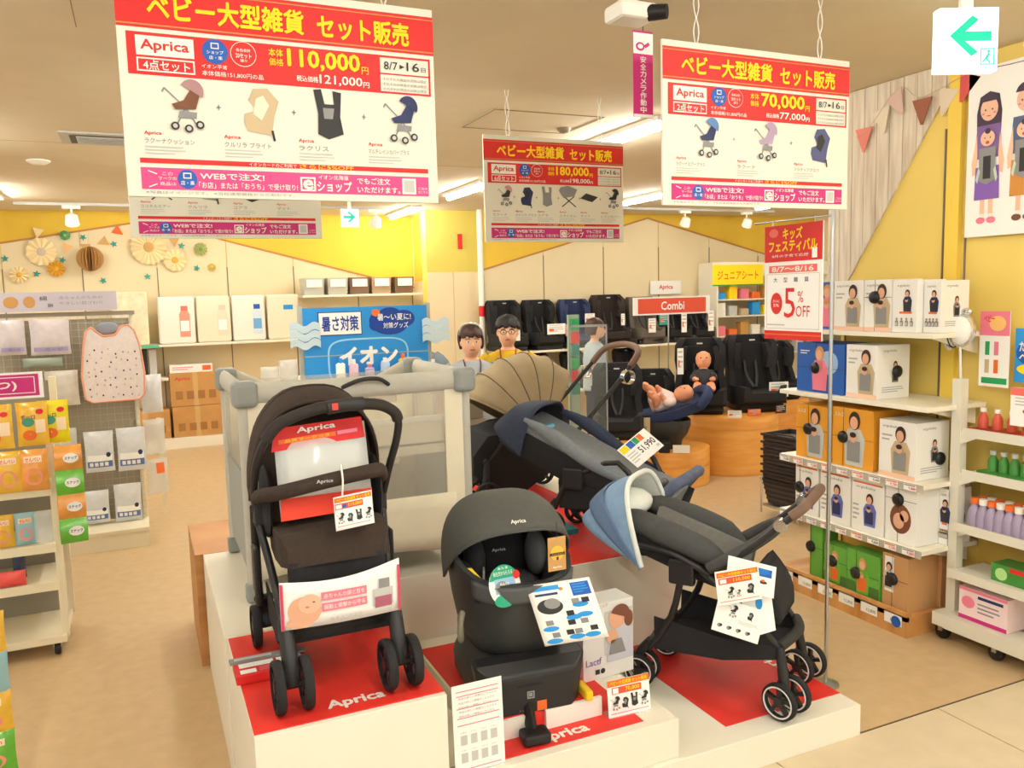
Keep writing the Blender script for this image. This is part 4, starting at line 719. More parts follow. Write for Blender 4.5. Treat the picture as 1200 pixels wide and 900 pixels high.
# plinth with cartons between the playpen and the beige-hooded stroller
bx('plinth', mat('plinth_beige', (206, 184, 146), .6), None, 1.9, 2.09, 5.05, 5.3, 0, .84, bevel=.003, label='beige plinth right of the playpen, under small cartons', category='plinth')
for k in range(2): bx('carton', mat('carton_grey%d' % k, (176 - 20 * k, 168 - 20 * k, 150 - 20 * k)), None, 1.91, 2.08 - .02 * k, 5.07, 5.28, .842 + .142 * k, .98 + .142 * k, label=('lower' if k == 0 else 'upper') + ' grey printed carton on the beige plinth', category='carton', group='cartons on the beige plinth')
# pole with the festival sign
t = thing('sign_pole', 'thin steel pole standing beside the platform holding the festival sign', 'pole', (2.735, 2.69, 0))
MB().lathe([(.001, 0), (.06, 0), (.06, .006), (.02, .012), (.001, .012)], 24).build('base_plate', steel, t); MB().cyl((0, 0, 0), (0, 0, 2.14), .0085, n=10).build('pole', steel, t)
MB().cyl((0, 0, 2.105), (-.035, .45, 2.105), .005, n=8).build('arm', steel, t)
t = thing('festival_sign', 'red and white festival sign reading 5% OFF hanging on the pole', 'sign', (2.7, 2.71, 1.563)); 
bx('board', paper, t, 0, .006, 0, .36, 0, .52); P = Panel(t, SIDE((0, .36, 0)), .0011); w, h = .36, .52
P.rect(0, .355, w, h, red, 1); P.text('キッズ', .12, .455, .24, .505, yellow, 2, .035); P.text('フェスティバル', .03, .4, .33, .45, yellow, 2, .035); P.disc(.06, .487, .03, .02, mat('salmon', (236, 110, 100)), 2); P.text('8月の子育て応援', .05, .375, .28, .388, white, 2, .005); P.rect(.3, .365, .33, .41, paper, 2)
P.rect(.03, .305, .33, .338, mat('salmon', (236, 110, 100)), 1); P.text('8/7〜8/16', .05, .31, .31, .332, white, 2, .02)
P.frame(.015, .05, .345, .3, .002, tan, 1)
for i, ch in enumerate('大型雑貨'): P.text(ch, .06 + .065 * i, .262, .085 + .065 * i, .284, dark, 1, .005)
P.disc(.08, .165, .038, .05, red, 1); P.text('さらに', .058, .17, .102, .182, white, 2, .01); P.text('5%', .062, .15, .098, .164, white, 2, .01); P.text('5', .13, .1, .2, .235, red, 1, 0); P.text('%', .215, .17, .25, .22, red, 1, 0); P.text('OFF', .205, .105, .29, .155, red, 1, 0); P.rect(0, .0, w, .04, red, 1); P.rect(0, .02, w, .026, orange, 2); P.lines(.02, .055, .2, .07, 1, ltgrey, 1); P.done()
b = MB(); b.cyl((.003, .05, .52), (.003, .05, .545), .003, n=6); b.cyl((.003, .31, .52), (.003, .31, .545), .003, n=6); b.build('hook', steel, t)
# ================================================================== RIGHT SHELF OF BABY CARRIER BOXES
m_sw = mat('shelf_white', (240, 234, 214), .4); m_bw = wood('base_wood', (190, 132, 70), (214, 160, 96), (1, 5, 1)); m_tag = mat('tag_black', (26, 26, 26), .35)
def shelf(label, x0, x1, y0, y1, z, strip=True):
    t = thing('shelf_board', label, 'shelf', (0, 0, 0), 0, 'shelf boards of the carrier wall'); bx('board', m_sw, t, x0, x1, y0, y1, z - .025, z, bevel=.003)
    for yy in (y0 + .06, y1 - .06): MB().add([(x1, yy, z - .025), (x0 + .05, yy, z - .025), (x1, yy, z - .12)], [(0, 1, 2)]).build('bracket', m_sw, t, solid=.006)
    if strip:
        bx('price_rail', clear('rail_clear', (220, 214, 196), .55), t, x0 - .006, x0, y0, y1, z - .04, z - .002)
        P = Panel(t, SIDE((x0 - .0065, y1, z - .042))); n = int((y1 - y0) / .11)
        for k in range(n):
            a = k * .11 + .01; P.rect(a, .004, a + .075, .036, paper, 1); P.text('9,%d80' % (k % 9), a + .03, .008, a + .072, .024, red if k % 3 else dark, 2, .01); P.rect(a + .004, .028, a + .07, .034, orange if k % 2 else grey, 2)
        P.done()
    return t
shelf('top shelf board of the carrier wall behind the steel pole', 3.48, 3.88, 2.78, 3.8, 1.56, False)
shelf('second shelf board from the top of the carrier wall', 3.46, 3.88, 2.78, 3.8, 1.2, False)
shelf('third shelf board of the carrier wall, with orange boxes and price strip', 3.47, 3.88, 2.8, 3.8, .81)
shelf('lowest raised shelf board of the carrier wall, with price strip', 3.47, 3.88, 2.8, 3.8, .475)
t = thing('low_display_bench', 'low wooden display bench on the floor below the carrier boxes', 'bench', (0, 0, 0)); bx('top_board', m_bw, t, 3.46, 3.88, 2.87, 3.83, .085, .11); bx('kick_board', m_bw, t, 3.46, 3.48, 2.87, 3.83, .0, .13); bx('side_board', m_bw, t, 3.48, 3.88, 2.87, 2.89, 0, .085)
P = Panel(t, SIDE((3.459, 3.83, 0)))
for k in range(6): P.rect(.05 + .155 * k, .05, .16 + .155 * k, .105, paper, 1); P.text('12,800', .09 + .155 * k, .06, .15 + .155 * k, .08, grey, 2, .005)
P.disc(.9, .07, .03, .03, blue, 3); P.done()
def cbox(label, x, ya, yb, z, h, d, m, kind, fig=None, tag=None, sidefig=False, group='baby carrier boxes'):
    """box with its front towards -X: ya far end, yb near end"""
    t = thing('carrier_box', label, 'box', (x, yb, z), 0, group); w = ya - yb
    bx('carton', m, t, 0, d, 0, w, 0, h, bevel=.002); P = Panel(t, SIDE((0, w, 0)), .001); Q = Panel(t, FRONT((0, 0, 0)), .001)
    lt = mat('print_grey', (176, 176, 176))
    if kind == 'w':
        P.text('ergobaby', .1 * w, .86 * h, .55 * w, .92 * h, grey, 1, .005); P.rect(0, 0, w, .08 * h, mat('peach', (240, 196, 170)), 1); P.lines(.08 * w, .6 * h, .4 * w, .75 * h, 2, lt, 1)
        pic_parent(P, (.66 if fig is None else fig) * w, .08 * h, .84 * h, tan, grey)
    elif kind == 'i':
        P.text('ergobaby', .2 * w, .86 * h, .7 * w, .92 * h, grey, 1, .005); pic_parent(P, .62 * w, .4 * h, .42 * h, navyp, dark); P.rect(.3 * w, .36 * h, .8 * w, .4 * h, orange, 1)
        for k in range(4): pic_parent(P, (.2 + .2 * k) * w, .12 * h, .16 * h, grey, ltgrey)
    elif kind == 'b':
        P.disc(.68 * w, .62 * h, .2 * w, .24 * h, mat('pale_sky', (160, 190, 226)), 1); pic_parent(P, .5 * w, .05 * h, .9 * h, pink, pink, mat('blonde', (206, 150, 90)), 2); P.lines(.08 * w, .75 * h, .3 * w, .85 * h, 2, white, 1)
    elif kind == 'o': pic_parent(P, .56 * w, .04 * h, .92 * h, ltgrey, grey, hair); P.text('エルゴ', .06 * w, .85 * h, .28 * w, .92 * h, white, 1, .01)
    elif kind == 'l': P.rect(.05 * w, .9 * h, .95 * w, .93 * h, orange, 1); P.text('ergobaby', .15 * w, .8 * h, .75 * w, .86 * h, grey, 1, .005); pic_parent(P, .58 * w, .12 * h, .62 * h, mat('periwinkle', (110, 116, 190)), navyp); P.lines(.05 * w, .15 * h, .25 * w, .5 * h, 4, lt, 1)
    elif kind == 'r': P.disc(.5 * w, .42 * h, .34 * w, .26 * h, brownp, 1); P.disc(.45 * w, .38 * h, .18 * w, .14 * h, skin, 2); P.disc(.62 * w, .48 * h, .14 * w, .1 * h, skin, 2)
    elif kind == 'g': P.rect(.0, .0, w, .3 * h, mat('leaf', (74, 120, 50)), 1); pic_parent(P, .5 * w, .08 * h, .8 * h, mat('leaf2', (110, 190, 60)), orange, mat('blonde', (206, 150, 90)))
    elif kind == 'k': P.rect(.1 * w, .3 * h, .45 * w, .95 * h, paper, 1); pic_parent(P, .28 * w, .35 * h, .5 * h, ltgrey, dark)
    if sidefig: pic_parent(Q, d * .55, .3 * h, .4 * h, grey, dark); Q.lines(d * .15, .1 * h, d * .85, .22 * h, 3, lt, 1); Q.text('ergobaby', d * .2, .86 * h, d * .6, .92 * h, grey, 1, .005)
    P.done(); Q.done()
    if tag:
        f, zz, s = tag; M = Matrix.Translation((0 if s == 'f' else f * d, w * (1 - f) if s == 'f' else 0, zz * h)) @ (Matrix.Rotation(-PI / 2, 4, 'Y') if s == 'f' else Matrix.Rotation(PI / 2, 4, 'X'))
        b = MB(); b.lathe([(.001, .02), (.02, .02), (.032, .012), (.034, .0), (.001, .0)], 16, M)
        o = b.build('security_tag', m_tag, t); b = MB()
        c = M.translation
        if s == 'f': b.box(-.0015, -.0005, 0, w, c.z - .001, c.z + .001); b.box(-.0015, -.0005, c.y - .001, c.y + .001, 0, h)
        b.v and b.build('tag_cable', m_tag, t)
    return t
bw = mat('box_bright_white', (240, 238, 230), .4); bb = mat('box_blue', (36, 92, 176), .45); bo = mat('box_orange', (228, 158, 44), .5); bg_ = mat('box_green', (104, 172, 66), .5); bk = mat('box_kraft', (196, 150, 98), .7)
cbox('blue box mostly hidden behind the festival sign, top shelf', 3.56, 3.62, 3.44, 1.561, .265, .2, bb, 'b')
cbox('white box with leaning mother photo, leftmost white one on top shelf', 3.5, 3.425, 3.222, 1.561, .268, .22, bw, 'w')
cbox('white box with black round tag, second white one on top shelf', 3.5, 3.217, 3.042, 1.561, .268, .22, bw, 'w', tag=(.4, .66, 'f'))
cbox('white box with orange line and little figures on top shelf', 3.5, 3.037, 2.89, 1.561, .262, .2, bw, 'i')
cbox('white box with printed panel, rightmost on top shelf', 3.54, 2.885, 2.79, 1.561, .255, .2, bw, 'i', sidefig=True)
cbox('blue box with baby in pink on second shelf', 3.5, 3.7, 3.345, 1.201, .28, .25, bb, 'b', tag=(.42, .5, 'f'))
cbox('white box with mother in carrier and tagged side on second shelf', 3.5, 3.33, 3.125, 1.201, .285, .24, bw, 'w', sidefig=True, tag=(.6, .5, 's'))
cbox('orange box with grey carrier photo, left one on third shelf', 3.5, 3.7, 3.43, .811, .31, .26, bo, 'o', tag=(.36, .55, 'f'))
cbox('orange box with grey carrier photo, right one on third shelf', 3.5, 3.42, 3.14, .811, .325, .26, bo, 'o', tag=(.28, .5, 'f'))
cbox('large white box with father carrying baby on third shelf', 3.5, 3.1, 2.875, .811, .295, .24, bw, 'w', .6, sidefig=True, tag=(.72, .35, 's'))
cbox('white box with orange edge on lowest raised shelf, leftmost', 3.5, 3.7, 3.52, .476, .3, .24, bw, 'l', tag=(.2, .5, 'f'))
cbox('white box with orange edge on lowest raised shelf, second from left', 3.5, 3.505, 3.285, .476, .3, .24, bw, 'l')
cbox('white box with orange edge on lowest raised shelf, third from left', 3.5, 3.275, 3.06, .476, .292, .24, bw, 'l')
cbox('white box with round photo and black tag on lowest raised shelf', 3.5, 3.05, 2.86, .476, .3, .2, bw, 'r', tag=(.42, .75, 'f'))
cbox('white tall box beside the round-photo box on lowest raised shelf', 3.66, 2.858, 2.8, .476, .29, .16, bw, 'i', sidefig=True)
cbox('tall bright green box at the left of the wooden base', 3.52, 3.6, 3.5, .111, .31, .12, bg_, 'p', tag=(.1, .55, 'f'))
cbox('green baby photo pack on the wooden base, left one', 3.5, 3.47, 3.3, .111, .23, .1, bg_, 'g', tag=(.4, .6, 'f'))
cbox('green baby photo pack on the wooden base, right one', 3.49, 3.29, 3.07, .111, .25, .1, bg_, 'g', tag=(.3, .5, 'f'))
cbox('brown kraft carton with black tag on the wooden base', 3.5, 3.06, 2.9, .111, .29, .22, bk, 'k', tag=(.4, .55, 'f'))
cbox('plain brown kraft carton behind the tagged one on the wooden base', 3.72, 2.93, 2.88, .111, .28, .14, bk, 'p')
# baskets
t0 = None
ORD = ['first', 'second', 'third', 'fourth', 'fifth', 'sixth', 'seventh', 'eighth', 'ninth', 'tenth']
m_bask = mat('basket_black', (44, 36, 36), .5)
for k in range(7):
    z = .1 + .06 * k
    if t0 is None:
        t0 = thing('shopping_basket', 'lowest dark shopping basket in the stack by the wooden pedestals', 'basket', (4.62, 4.86, z), .1, 'stacked shopping baskets'); b = MB()
        n = 5
        rect = lambda a, c: [(-a, -c), (a, -c), (a, c), (-a, c)]
        b.loft([[(x, y, zz) for x, y in rect(a, c)] for zz, a, c in ((0, .13, .18), (.2, .16, .22), (.2, .17, .23), (.185, .17, .23), (.18, .155, .215), (.01, .125, .175))], smooth=False); b.build('body', m_bask, t0)
        b = MB()
        for q in range(4): b.loft([[(x, y, zz) for x, y in rect(a, c)] for zz, a, c in ((.03 + .04 * q, .139 + .006 * q, .19 + .008 * q), (.045 + .04 * q, .141 + .006 * q, .192 + .008 * q))], smooth=False)
        b.build('rib_band', mat('basket_rib', (70, 58, 56)), t0)
        MB().tube([(-.15, -.1, .2), (-.155, -.08, .21), (-.155, .08, .21), (-.15, .1, .2)], .006, 6).build('handle', m_bask, t0)
    else: dup(t0, (4.62, 4.86, z), None, ORD[k] + ' dark shopping basket from the bottom of the stack by the pedestals' if k < 6 else 'topmost dark shopping basket in the stack by the wooden pedestals')
t = thing('basket_stand', 'low metal stand with wheels under the shopping baskets', 'stand', (4.62, 4.86, 0)); b = MB()
for s in (-1, 1): b.tube([(-.19, s * .2, .02), (-.19, s * .2, .32), (.19, s * .2, .32), (.19, s * .2, .02)], .008, 8)
b.build('frame', steel, t); bx('tray', steel, t, -.18, .18, -.19, .19, .075, .095)

# ------------------------------------------------------------------ rolling rack with drinks at the right edge
t = thing('rolling_rack', 'white rolling rack with drinks and boxes at the right edge', 'rack', (0, 0, 0)); m_rk = mat('rack_ivory', (224, 220, 202), .4)
XF, XB, YA, YB = 3.68, 3.86, 2.78, 2.0
for (xx, yy) in ((XF, YA), (XF, YB)): bx('post', m_rk, t, xx - .02, xx + .03, yy - .025, yy + .025, .1, 1.33)
for zz, dx in ((1.075, 0), (.865, 0), (.605, -.05), (.375, -.08), (.11, -.1)):
    bx('shelf', m_rk, t, XF + dx, XB, YB, YA - .03, zz - .02, zz, bevel=.003); bx('lip', m_rk, t, XF + dx - .008, XF + dx, YB, YA - .03, zz - .03, zz + .015)
    MB().add([(XF - .005, YA - .02, zz), (XF - .005, YA - .02, zz - .07), (XF + .0, YA - .12, zz - .02)], [(0, 1, 2)]).build('bracket', m_rk, t, solid=.01)
bx('back_panel', clear('rack_back', (226, 190, 90), .6), t, XB - .004, XB, YB, YA, .12, .85); bx('base_beam', m_rk, t, XF - .11, XF + .03, YB, YA + .03, .085, .15)
for yy in (2.79, 2.5, 2.1):
    o = MB().lathe([(.001, -.015), (.035, -.015), (.04, 0), (.035, .015), (.001, .015)], 16, Matrix.Translation((XF - .05, yy, .04)) @ Matrix.Rotation(PI / 2, 4, 'Y')).build('caster', black, t); bx('caster_fork', steel, o, XF - .075, XF - .025, yy - .012, yy + .012, .045, .09)
def bottle(label, x, y, z, h, body, cap, group):
    t = thing('drink_pack', label, 'drink', (x, y, z), 0, group); r = h * .24
    MB().lathe([(.001, 0), (r, 0), (r, h * .45), (r * .8, h * .6), (r * .45, h * .75), (r * .45, h * .82), (.001, h * .82)], 12).build('body', body, t); MB().lathe([(.001, h * .8), (r * .62, h * .8), (r * .62, h), (.001, h)], 12).build('cap', cap, t)
orj = mat('juice_red', (206, 84, 60), .35); purp = mat('pack_lilac', (164, 150, 176), .4); grn = mat('pack_green', (70, 140, 60), .4)
for k in range(4): bottle(ORD[k] + ' red bottle from the rack post on the upper tray', 3.75, 2.70 - .075 * k, 1.09, .1, orj, white, 'red drink bottles')
bx('drink_tray', mat('tray_red', (170, 60, 50)), None, 3.7, 3.82, 2.4, 2.745, 1.076, 1.089, label='red tray under the red bottles on the rack', category='tray')
for k in range(5): bottle(ORD[k] + ' green pouch from the rack post on the second shelf', 3.75, 2.64 - .055 * k, .885, .1, grn, ltgrey, 'green pouches')
bx('pouch_tray', grn, None, 3.7, 3.82, 2.35, 2.69, .866, .884, label='green tray under the pouches on the rack', category='tray')
for r in range(2):
    for k in range(7): bottle(ORD[k] + ' lilac jelly pouch from the rack post, ' + ('front' if r == 0 else 'back') + ' row of the third shelf', 3.7 + .06 * r, 2.69 - .045 * k, .607, .14, purp, white if k % 2 else orange, 'jelly pouches')
t = thing('snack_box', 'green snack box at the right edge of the rack', 'box', (3.66, 2.4, .376)); bx('carton', grn, t, 0, .12, 0, .165, 0, .085); P = Panel(t, SIDE((0, .165, 0))); P.disc(.05, .04, .03, .03, mat('pale_green', (180, 220, 140)), 1); P.rect(.09, .06, .16, .082, red, 1); P.done()
t = thing('pink_wipes_box', 'white and pink carton on the lowest rack shelf', 'box', (3.62, 2.45, .151)); bx('carton', mat('box_pinkwhite', (240, 216, 214)), t, 0, .14, 0, .25, 0, .16); P = Panel(t, SIDE((0, .25, 0))); P.rect(0, 0, .25, .02, magenta, 1); P.rect(.1, .12, .23, .135, navyp, 1); P.disc(.05, .09, .035, .03, pink, 1); P.lines(.1, .04, .22, .1, 3, grey, 1); P.rect(0, .145, .25, .16, pink, 1); P.done()
def pop(label, y, z, w, h, fill, x=3.8, name='shop_card'):
    t = thing(name, label, 'sign card', (x, y, z)); MB().box(0, .004, -w, 0, 0, h).build('card', paper, t); P = Panel(t, SIDE((0, 0, 0))); fill(P, w, h); P.done()
def q1(P, w, h): P.rect(0, .68 * h, w, h, pink, 1); P.disc(.6 * w, .84 * h, .28 * w, .1 * h, mat('peach2', (250, 200, 120)), 2); P.text('ベビー', .15 * w, .86 * h, .5 * w, .95 * h, red, 3, .02); [P.rect((.2 + .3 * (k % 2)) * w, (.42 - .24 * (k // 2)) * h, (.35 + .3 * (k % 2)) * w, (.6 - .24 * (k // 2)) * h, (green, pink, tan, orange)[k], 1) for k in range(4)]; P.rect(.1 * w, .04 * h, .95 * w, .12 * h, green, 1)
def q2(P, w, h): P.rect(0, 0, w, h, sky, 1); P.disc(.45 * w, .55 * h, .4 * w, .22 * h, blue, 2); P.text('だけ', .15 * w, .58 * h, .6 * w, .75 * h, white, 3, .03); P.text('ベジ', .15 * w, .4 * h, .7 * w, .55 * h, white, 3, .03); P.disc(.5 * w, .25 * h, .42 * w, .1 * h, yellow, 3)
def q3(P, w, h): P.rect(0, .8 * h, w, h, mat('salmon', (236, 110, 100)), 1); P.disc(.5 * w, .4 * h, .1 * w, .06 * h, red, 1); P.lines(.15 * w, .5 * h, .85 * w, .75 * h, 3, ltgrey, 1)
pop('white card with pink top and small product pictures above the rack', 2.77, 1.29, .155, .37, q1); pop('bright blue card with yellow band above the rack', 2.6, 1.32, .16, .26, q2, 3.82); pop('white card with red top edge at the right of the rack', 2.53, 1.13, .15, .18, q3, 3.7)
# round silver balloon on a stick
t = thing('foil_balloon', 'round silver foil balloon on a white stick above the rack post', 'balloon', (3.7, 2.8, 1.3)); m_foil = mat('foil', (222, 222, 218), .22, .75)
MB().ell((0, 0, .27), (.05, .075, .085), 18, 12, None).build('balloon', m_foil, t); MB().cyl((.0, -.01, 0), (0, -.0, .2), .006, n=8).build('stick', white, t)
b = MB(); b.tube([(.052 * math.cos(a * PI / 12) * 1.03, .02 + .07 * .25, .27 + .088 * math.sin(a * PI / 12)) for a in range(25)], .004, 6); b.build('band', dark, t); MB().ell((0, .06, .2), (.02, .03, .035), 10, 6).build('ear', m_foil, t); MB().ell((0, -.03, .36), (.02, .03, .02), 10, 6).build('ear', m_foil, t); MB().ell((-.03, -.02, .27), (.03, .055, .07), 14, 10).build('face', paper, t)
# wall poster of parents carrying babies
t = thing('wall_poster', 'tall white wall poster of two drawn parents carrying babies', 'poster', (3.868, 2.925, 2.03)); w, h = .62, .82
bx('sheet', paper, t, 0, .004, -w, 0, 0, h); P = Panel(t, SIDE((0, 0, 0)), .0011)
dkh = mat('drawn_hair', (70, 52, 74)); lsk = mat('drawn_skin', (238, 192, 160))
def parent(cx, top, longhair, topc, skirt, low):
    if longhair: P.poly([(cx - .06, top - .3), (cx - .066, top - .1), (cx - .05, top - .02), (cx, top), (cx + .05, top - .02), (cx + .066, top - .1), (cx + .06, top - .3)], dkh, 1)
    P.poly([(cx - .075, low + .32), (cx - .06, top - .16), (cx + .06, top - .16), (cx + .075, low + .32)], topc, 2)
    for s in (-1, 1): P.poly([(cx + s * .06, top - .2), (cx + s * .085, top - .34), (cx + s * .08, top - .4), (cx + s * .06, top - .39), (cx + s * .055, top - .3)], lsk, 3); P.rect(cx + s * .022 - .012, low + .03, cx + s * .022 + .012, low + .22, lsk, 2); P.disc(cx + s * .028, low + .018, .024, .016, pink if longhair else brownp, 3); P.rect(cx + s * .022 - .012, low + .03, cx + s * .022 + .012, low + .05, white, 3)
    P.disc(cx, top - .085, .046, .056, lsk, 3); P.disc(cx, top - .055, .052, .05, dkh, 4, 20, .15, PI - .15)
    for s in (-1, 1): P.disc(cx + s * .018, top - .088, .004, .005, dark, 5, 8); P.disc(cx + s * .03, top - .105, .008, .005, pink, 5, 8)
    P.disc(cx, top - .115, .012, .005, red, 5, 10, PI, 2 * PI)
    P.poly([(cx - .066, low + .12), (cx - .062, top - .36), (cx + .062, top - .36), (cx + .066, low + .12)], skirt, 4)
    P.poly([(cx - .04, top - .43), (cx - .045, top - .27), (cx + .045, top - .27), (cx + .04, top - .43), (cx, top - .45)], grey, 6); P.rect(cx - .02, top - .42, cx + .02, top - .31, dark, 7)
    P.disc(cx, top - .225, .038, .038, lsk, 7); P.disc(cx, top - .19, .015, .014, dkh, 8); P.disc(cx, top - .245, .01, .008, mat('mouth', (200, 70, 70)), 8, 10)
    for s in (-1, 1): P.disc(cx + s * .014, top - .222, .003, .004, dark, 8, 8); P.poly([(cx + s * .045, top - .36), (cx + s * .058, top - .42), (cx + s * .048, top - .44), (cx + s * .035, top - .38)], mat('pale_mint', (196, 214, 190)), 7)
parent(.115, .7, True, mat('drawn_violet', (128, 96, 156)), purple, .06); parent(.3, .71, False, mat('drawn_slate', (86, 96, 130)), mat('drawn_ochre', (208, 140, 60)), .06); P.done()
MB().tube([(-.001, .02, h + .0), (-.001, -.3, h - .02), (-.001, -w, h)], .002, 5, 4).build('hanging_string', brownp, t)
# bunting on the plank wall
for k, (yy, zz, r, m, l) in enumerate(((3.585, 2.60, 0, mat('check_red', (216, 120, 100)), 'red checked pennant hanging lowest on the plank wall'), (3.45, 2.68, .2, mat('pale_cloth', (220, 204, 176)), 'pale cloth pennant on the plank wall'), (3.34, 2.76, .5, mat('dotted_pink', (212, 178, 164)), 'dotted pink pennant at the peak on the plank wall'), (3.2, 2.68, .0, mat('rust', (150, 84, 54)), 'rust brown pennant on the plank wall'), (3.07, 2.70, -.3, mat('pale_cloth', (220, 204, 176)), 'pale cloth pennant right of the rust one'), (2.96, 2.745, -.4, mat('check_red2', (214, 84, 80)), 'red pennant under the exit box'))):
    t = thing('pennant', l, 'pennant', (3.872, yy, zz), 0, 'cloth pennants on the right wall'); M = SIDE((0, 0, 0)) @ Matrix.Rotation(r, 4, 'Z')
    MB().prism([(-.06, .1), (-.005, -.035), (.008, -.035), (.062, .1)], M, .004).build('cloth', m, t)
b = MB(); b.tube([(3.868, 3.64, 2.66), (3.868, 3.54, 2.7), (3.868, 3.35, 2.87), (3.868, 3.22, 2.79), (3.868, 3.08, 2.81), (3.868, 2.93, 2.85)], .002, 5, 4); b.build('bunting_string', tan, None, label='thin string carrying the pennants on the right wall', category='string')
# ================================================================== CHILD SEATS AND PEDESTALS AT THE BACK
m_black2 = mat('seat_fabric_black', (34, 33, 35), .9, var=.1, vscale=40); m_navy2 = mat('seat_fabric_navy', (44, 56, 92), .9, var=.1, vscale=40); m_brn2 = mat('seat_fabric_espresso', (48, 38, 34), .9, var=.1, vscale=40); m_gry2 = mat('seat_fabric_taupe', (104, 96, 86), .9, var=.1, vscale=40)
KIT = {}
def child_seat(label, m, loc, rz=0, sc=1, hd=True, w=.22, group='child car seats', top=1.0, base=True):
    t = thing('child_car_seat', label, 'car seat', loc, rz, group); t.scale = (sc, sc, sc)
    k = (m.name, w, top)
    if k not in KIT:
        def U(wd, d, y, z, th=.055): return [(-wd, y - d, z), (-wd, y, z), (-wd * .8, y + .05, z), (wd * .8, y + .05, z), (wd, y, z), (wd, y - d, z), (wd - th, y - d - .01, z), (wd - th, y - .03, z), (-wd + th, y - .03, z), (-wd + th, y - d - .01, z)]
        H = .64 * top
        d = {}
        d['backrest'] = MB().loft([U(w * .85, .1, .08, .1), U(w, .13, .1, .22), U(w * .93, .1, .13, .22 + (H - .22) * .3), U(w, .15, .16, .22 + (H - .22) * .55), U(w * .98, .16, .18, .22 + (H - .22) * .85), U(w * .8, .1, .19, H)])
        d['headrest'] = MB().loft([U(w * .72, .12, .13, .36 * top, .045), U(w * .78, .15, .135, .47 * top, .045), U(w * .7, .12, .14, .57 * top, .045)])
        d['seat_cushion'] = MB().loft([[(-w * a, y, z), (-w * a, y, z + h + .05), (-w * a + .05, y, z + h + .045), (-w * a + .07, y, z + h), (w * a - .07, y, z + h), (w * a - .05, y, z + h + .045), (w * a, y, z + h + .05), (w * a, y, z)] for y, a, z, h in ((.12, .9, .07, .1), (-.08, 1.0, .06, .11), (-.22, .95, .07, .11), (-.28, .8, .1, .07))])
        d['base'] = MB().loft([[(-w * a, y0, z), (w * a, y0, z), (w * a, y1, z), (-w * a, y1, z)] for z, a, y0, y1 in ((0, .78, -.2, .2), (.04, .85, -.23, .22), (.1, .8, -.2, .2))], smooth=False)
        d['harness'] = MB().tube([(-.05, .08, .42), (-.045, .03, .3), (-.01, -.05, .2)], .012, 6, 3, flat=.5).tube([(.05, .08, .42), (.045, .03, .3), (.01, -.05, .2)], .012, 6, 3, flat=.5)
        KIT[k] = {n: (b.mesh(n), mm_) for (n, b), mm_ in zip(d.items(), (m, m, m, m_fr, dark))}
        for n, (me, mm_) in KIT[k].items(): me.materials.append(mm_); me.set_sharp_from_angle(angle=math.radians(55))
    for n, (me, mm_) in KIT[k].items():
        o = bpy.data.objects.new(n, me); COL.objects.link(o); o.parent = t
    P = Panel(t, FRONT((-.03, .02, .595 * top))); P.rect(0, 0, .05, .012, ltgrey, 1); P.done()
    return t
# wall shelf of seats
def long_shelf(label, x0, x1, y0, y1, z, m=m_sw): return bx('wall_shelf', m, None, x0, x1, y0, y1, z - .03, z, bevel=.004, label=label, category='shelf', group='wall shelves')
long_shelf('upper white wall shelf carrying the row of child car seats', 4.3, 7.82, 9.85, 10.38, 1.05)
long_shelf('lower wall shelf behind the people, with black seats', 4.3, 7.82, 9.75, 10.38, .5)
child_seat('black child seat on the wall shelf behind the man in yellow, leftmost', m_black2, (4.47, 10.1, 1.051), 0, 1.06)
child_seat('black child seat with white price card on the wall shelf, second from left', m_black2, (5.0, 10.1, 1.051), .05, 1.05)
child_seat('navy blue child seat on the wall shelf, third from left', m_navy2, (5.54, 10.1, 1.051), -.1, 1.04)
child_seat('tall espresso brown child seat on the wall shelf, fourth from left', m_brn2, (6.08, 10.1, 1.051), -.2, 1.12)
child_seat('taupe child seat on the wall shelf behind the orange-red brand sign', m_gry2, (6.66, 10.1, 1.051), -.1, 1.05)
child_seat('dark seat right of the taupe one under the white brand label', m_black2, (7.14, 10.1, 1.051), -.1, 1.02)
child_seat('black child seat at the right end of the wall shelf', m_black2, (7.58, 10.1, 1.051), -.05, .9)
for k, x in enumerate((4.9, 5.45, 6.3)): child_seat('black child seat on the lower wall shelf, %s' % ('left one', 'middle one', 'right one')[k], m_black2, (x, 10.0, .501), 0, .78)
for k in range(3): bx('booster_cushion', (m_brn2, m_gry2, dark)[k], None, 5.98 + .52 * k, 6.4 + .52 * k, 9.86, 9.99, 1.051, 1.15, bevel=.03, label=('espresso', 'taupe', 'dark grey')[k] + ' booster cushion lying before the wall shelf seats', category='cushion', group='booster cushions')
def card(label, x, Y, z, w, h, m, name='price_card', fill=None, rz=0):
    t = thing(name, label, 'sign', (x, Y, z), rz); bx('card', m, t, 0, w, 0, .004, 0, h); P = Panel(t, FRONT((0, 0, 0)))
    if fill: fill(P, w, h)
    else: P.lines(.1 * w, .15 * h, .9 * w, .9 * h, 4, ltgrey, 1); P.rect(.1 * w, .3 * h, .35 * w, .55 * h, orange, 2)
    P.done()
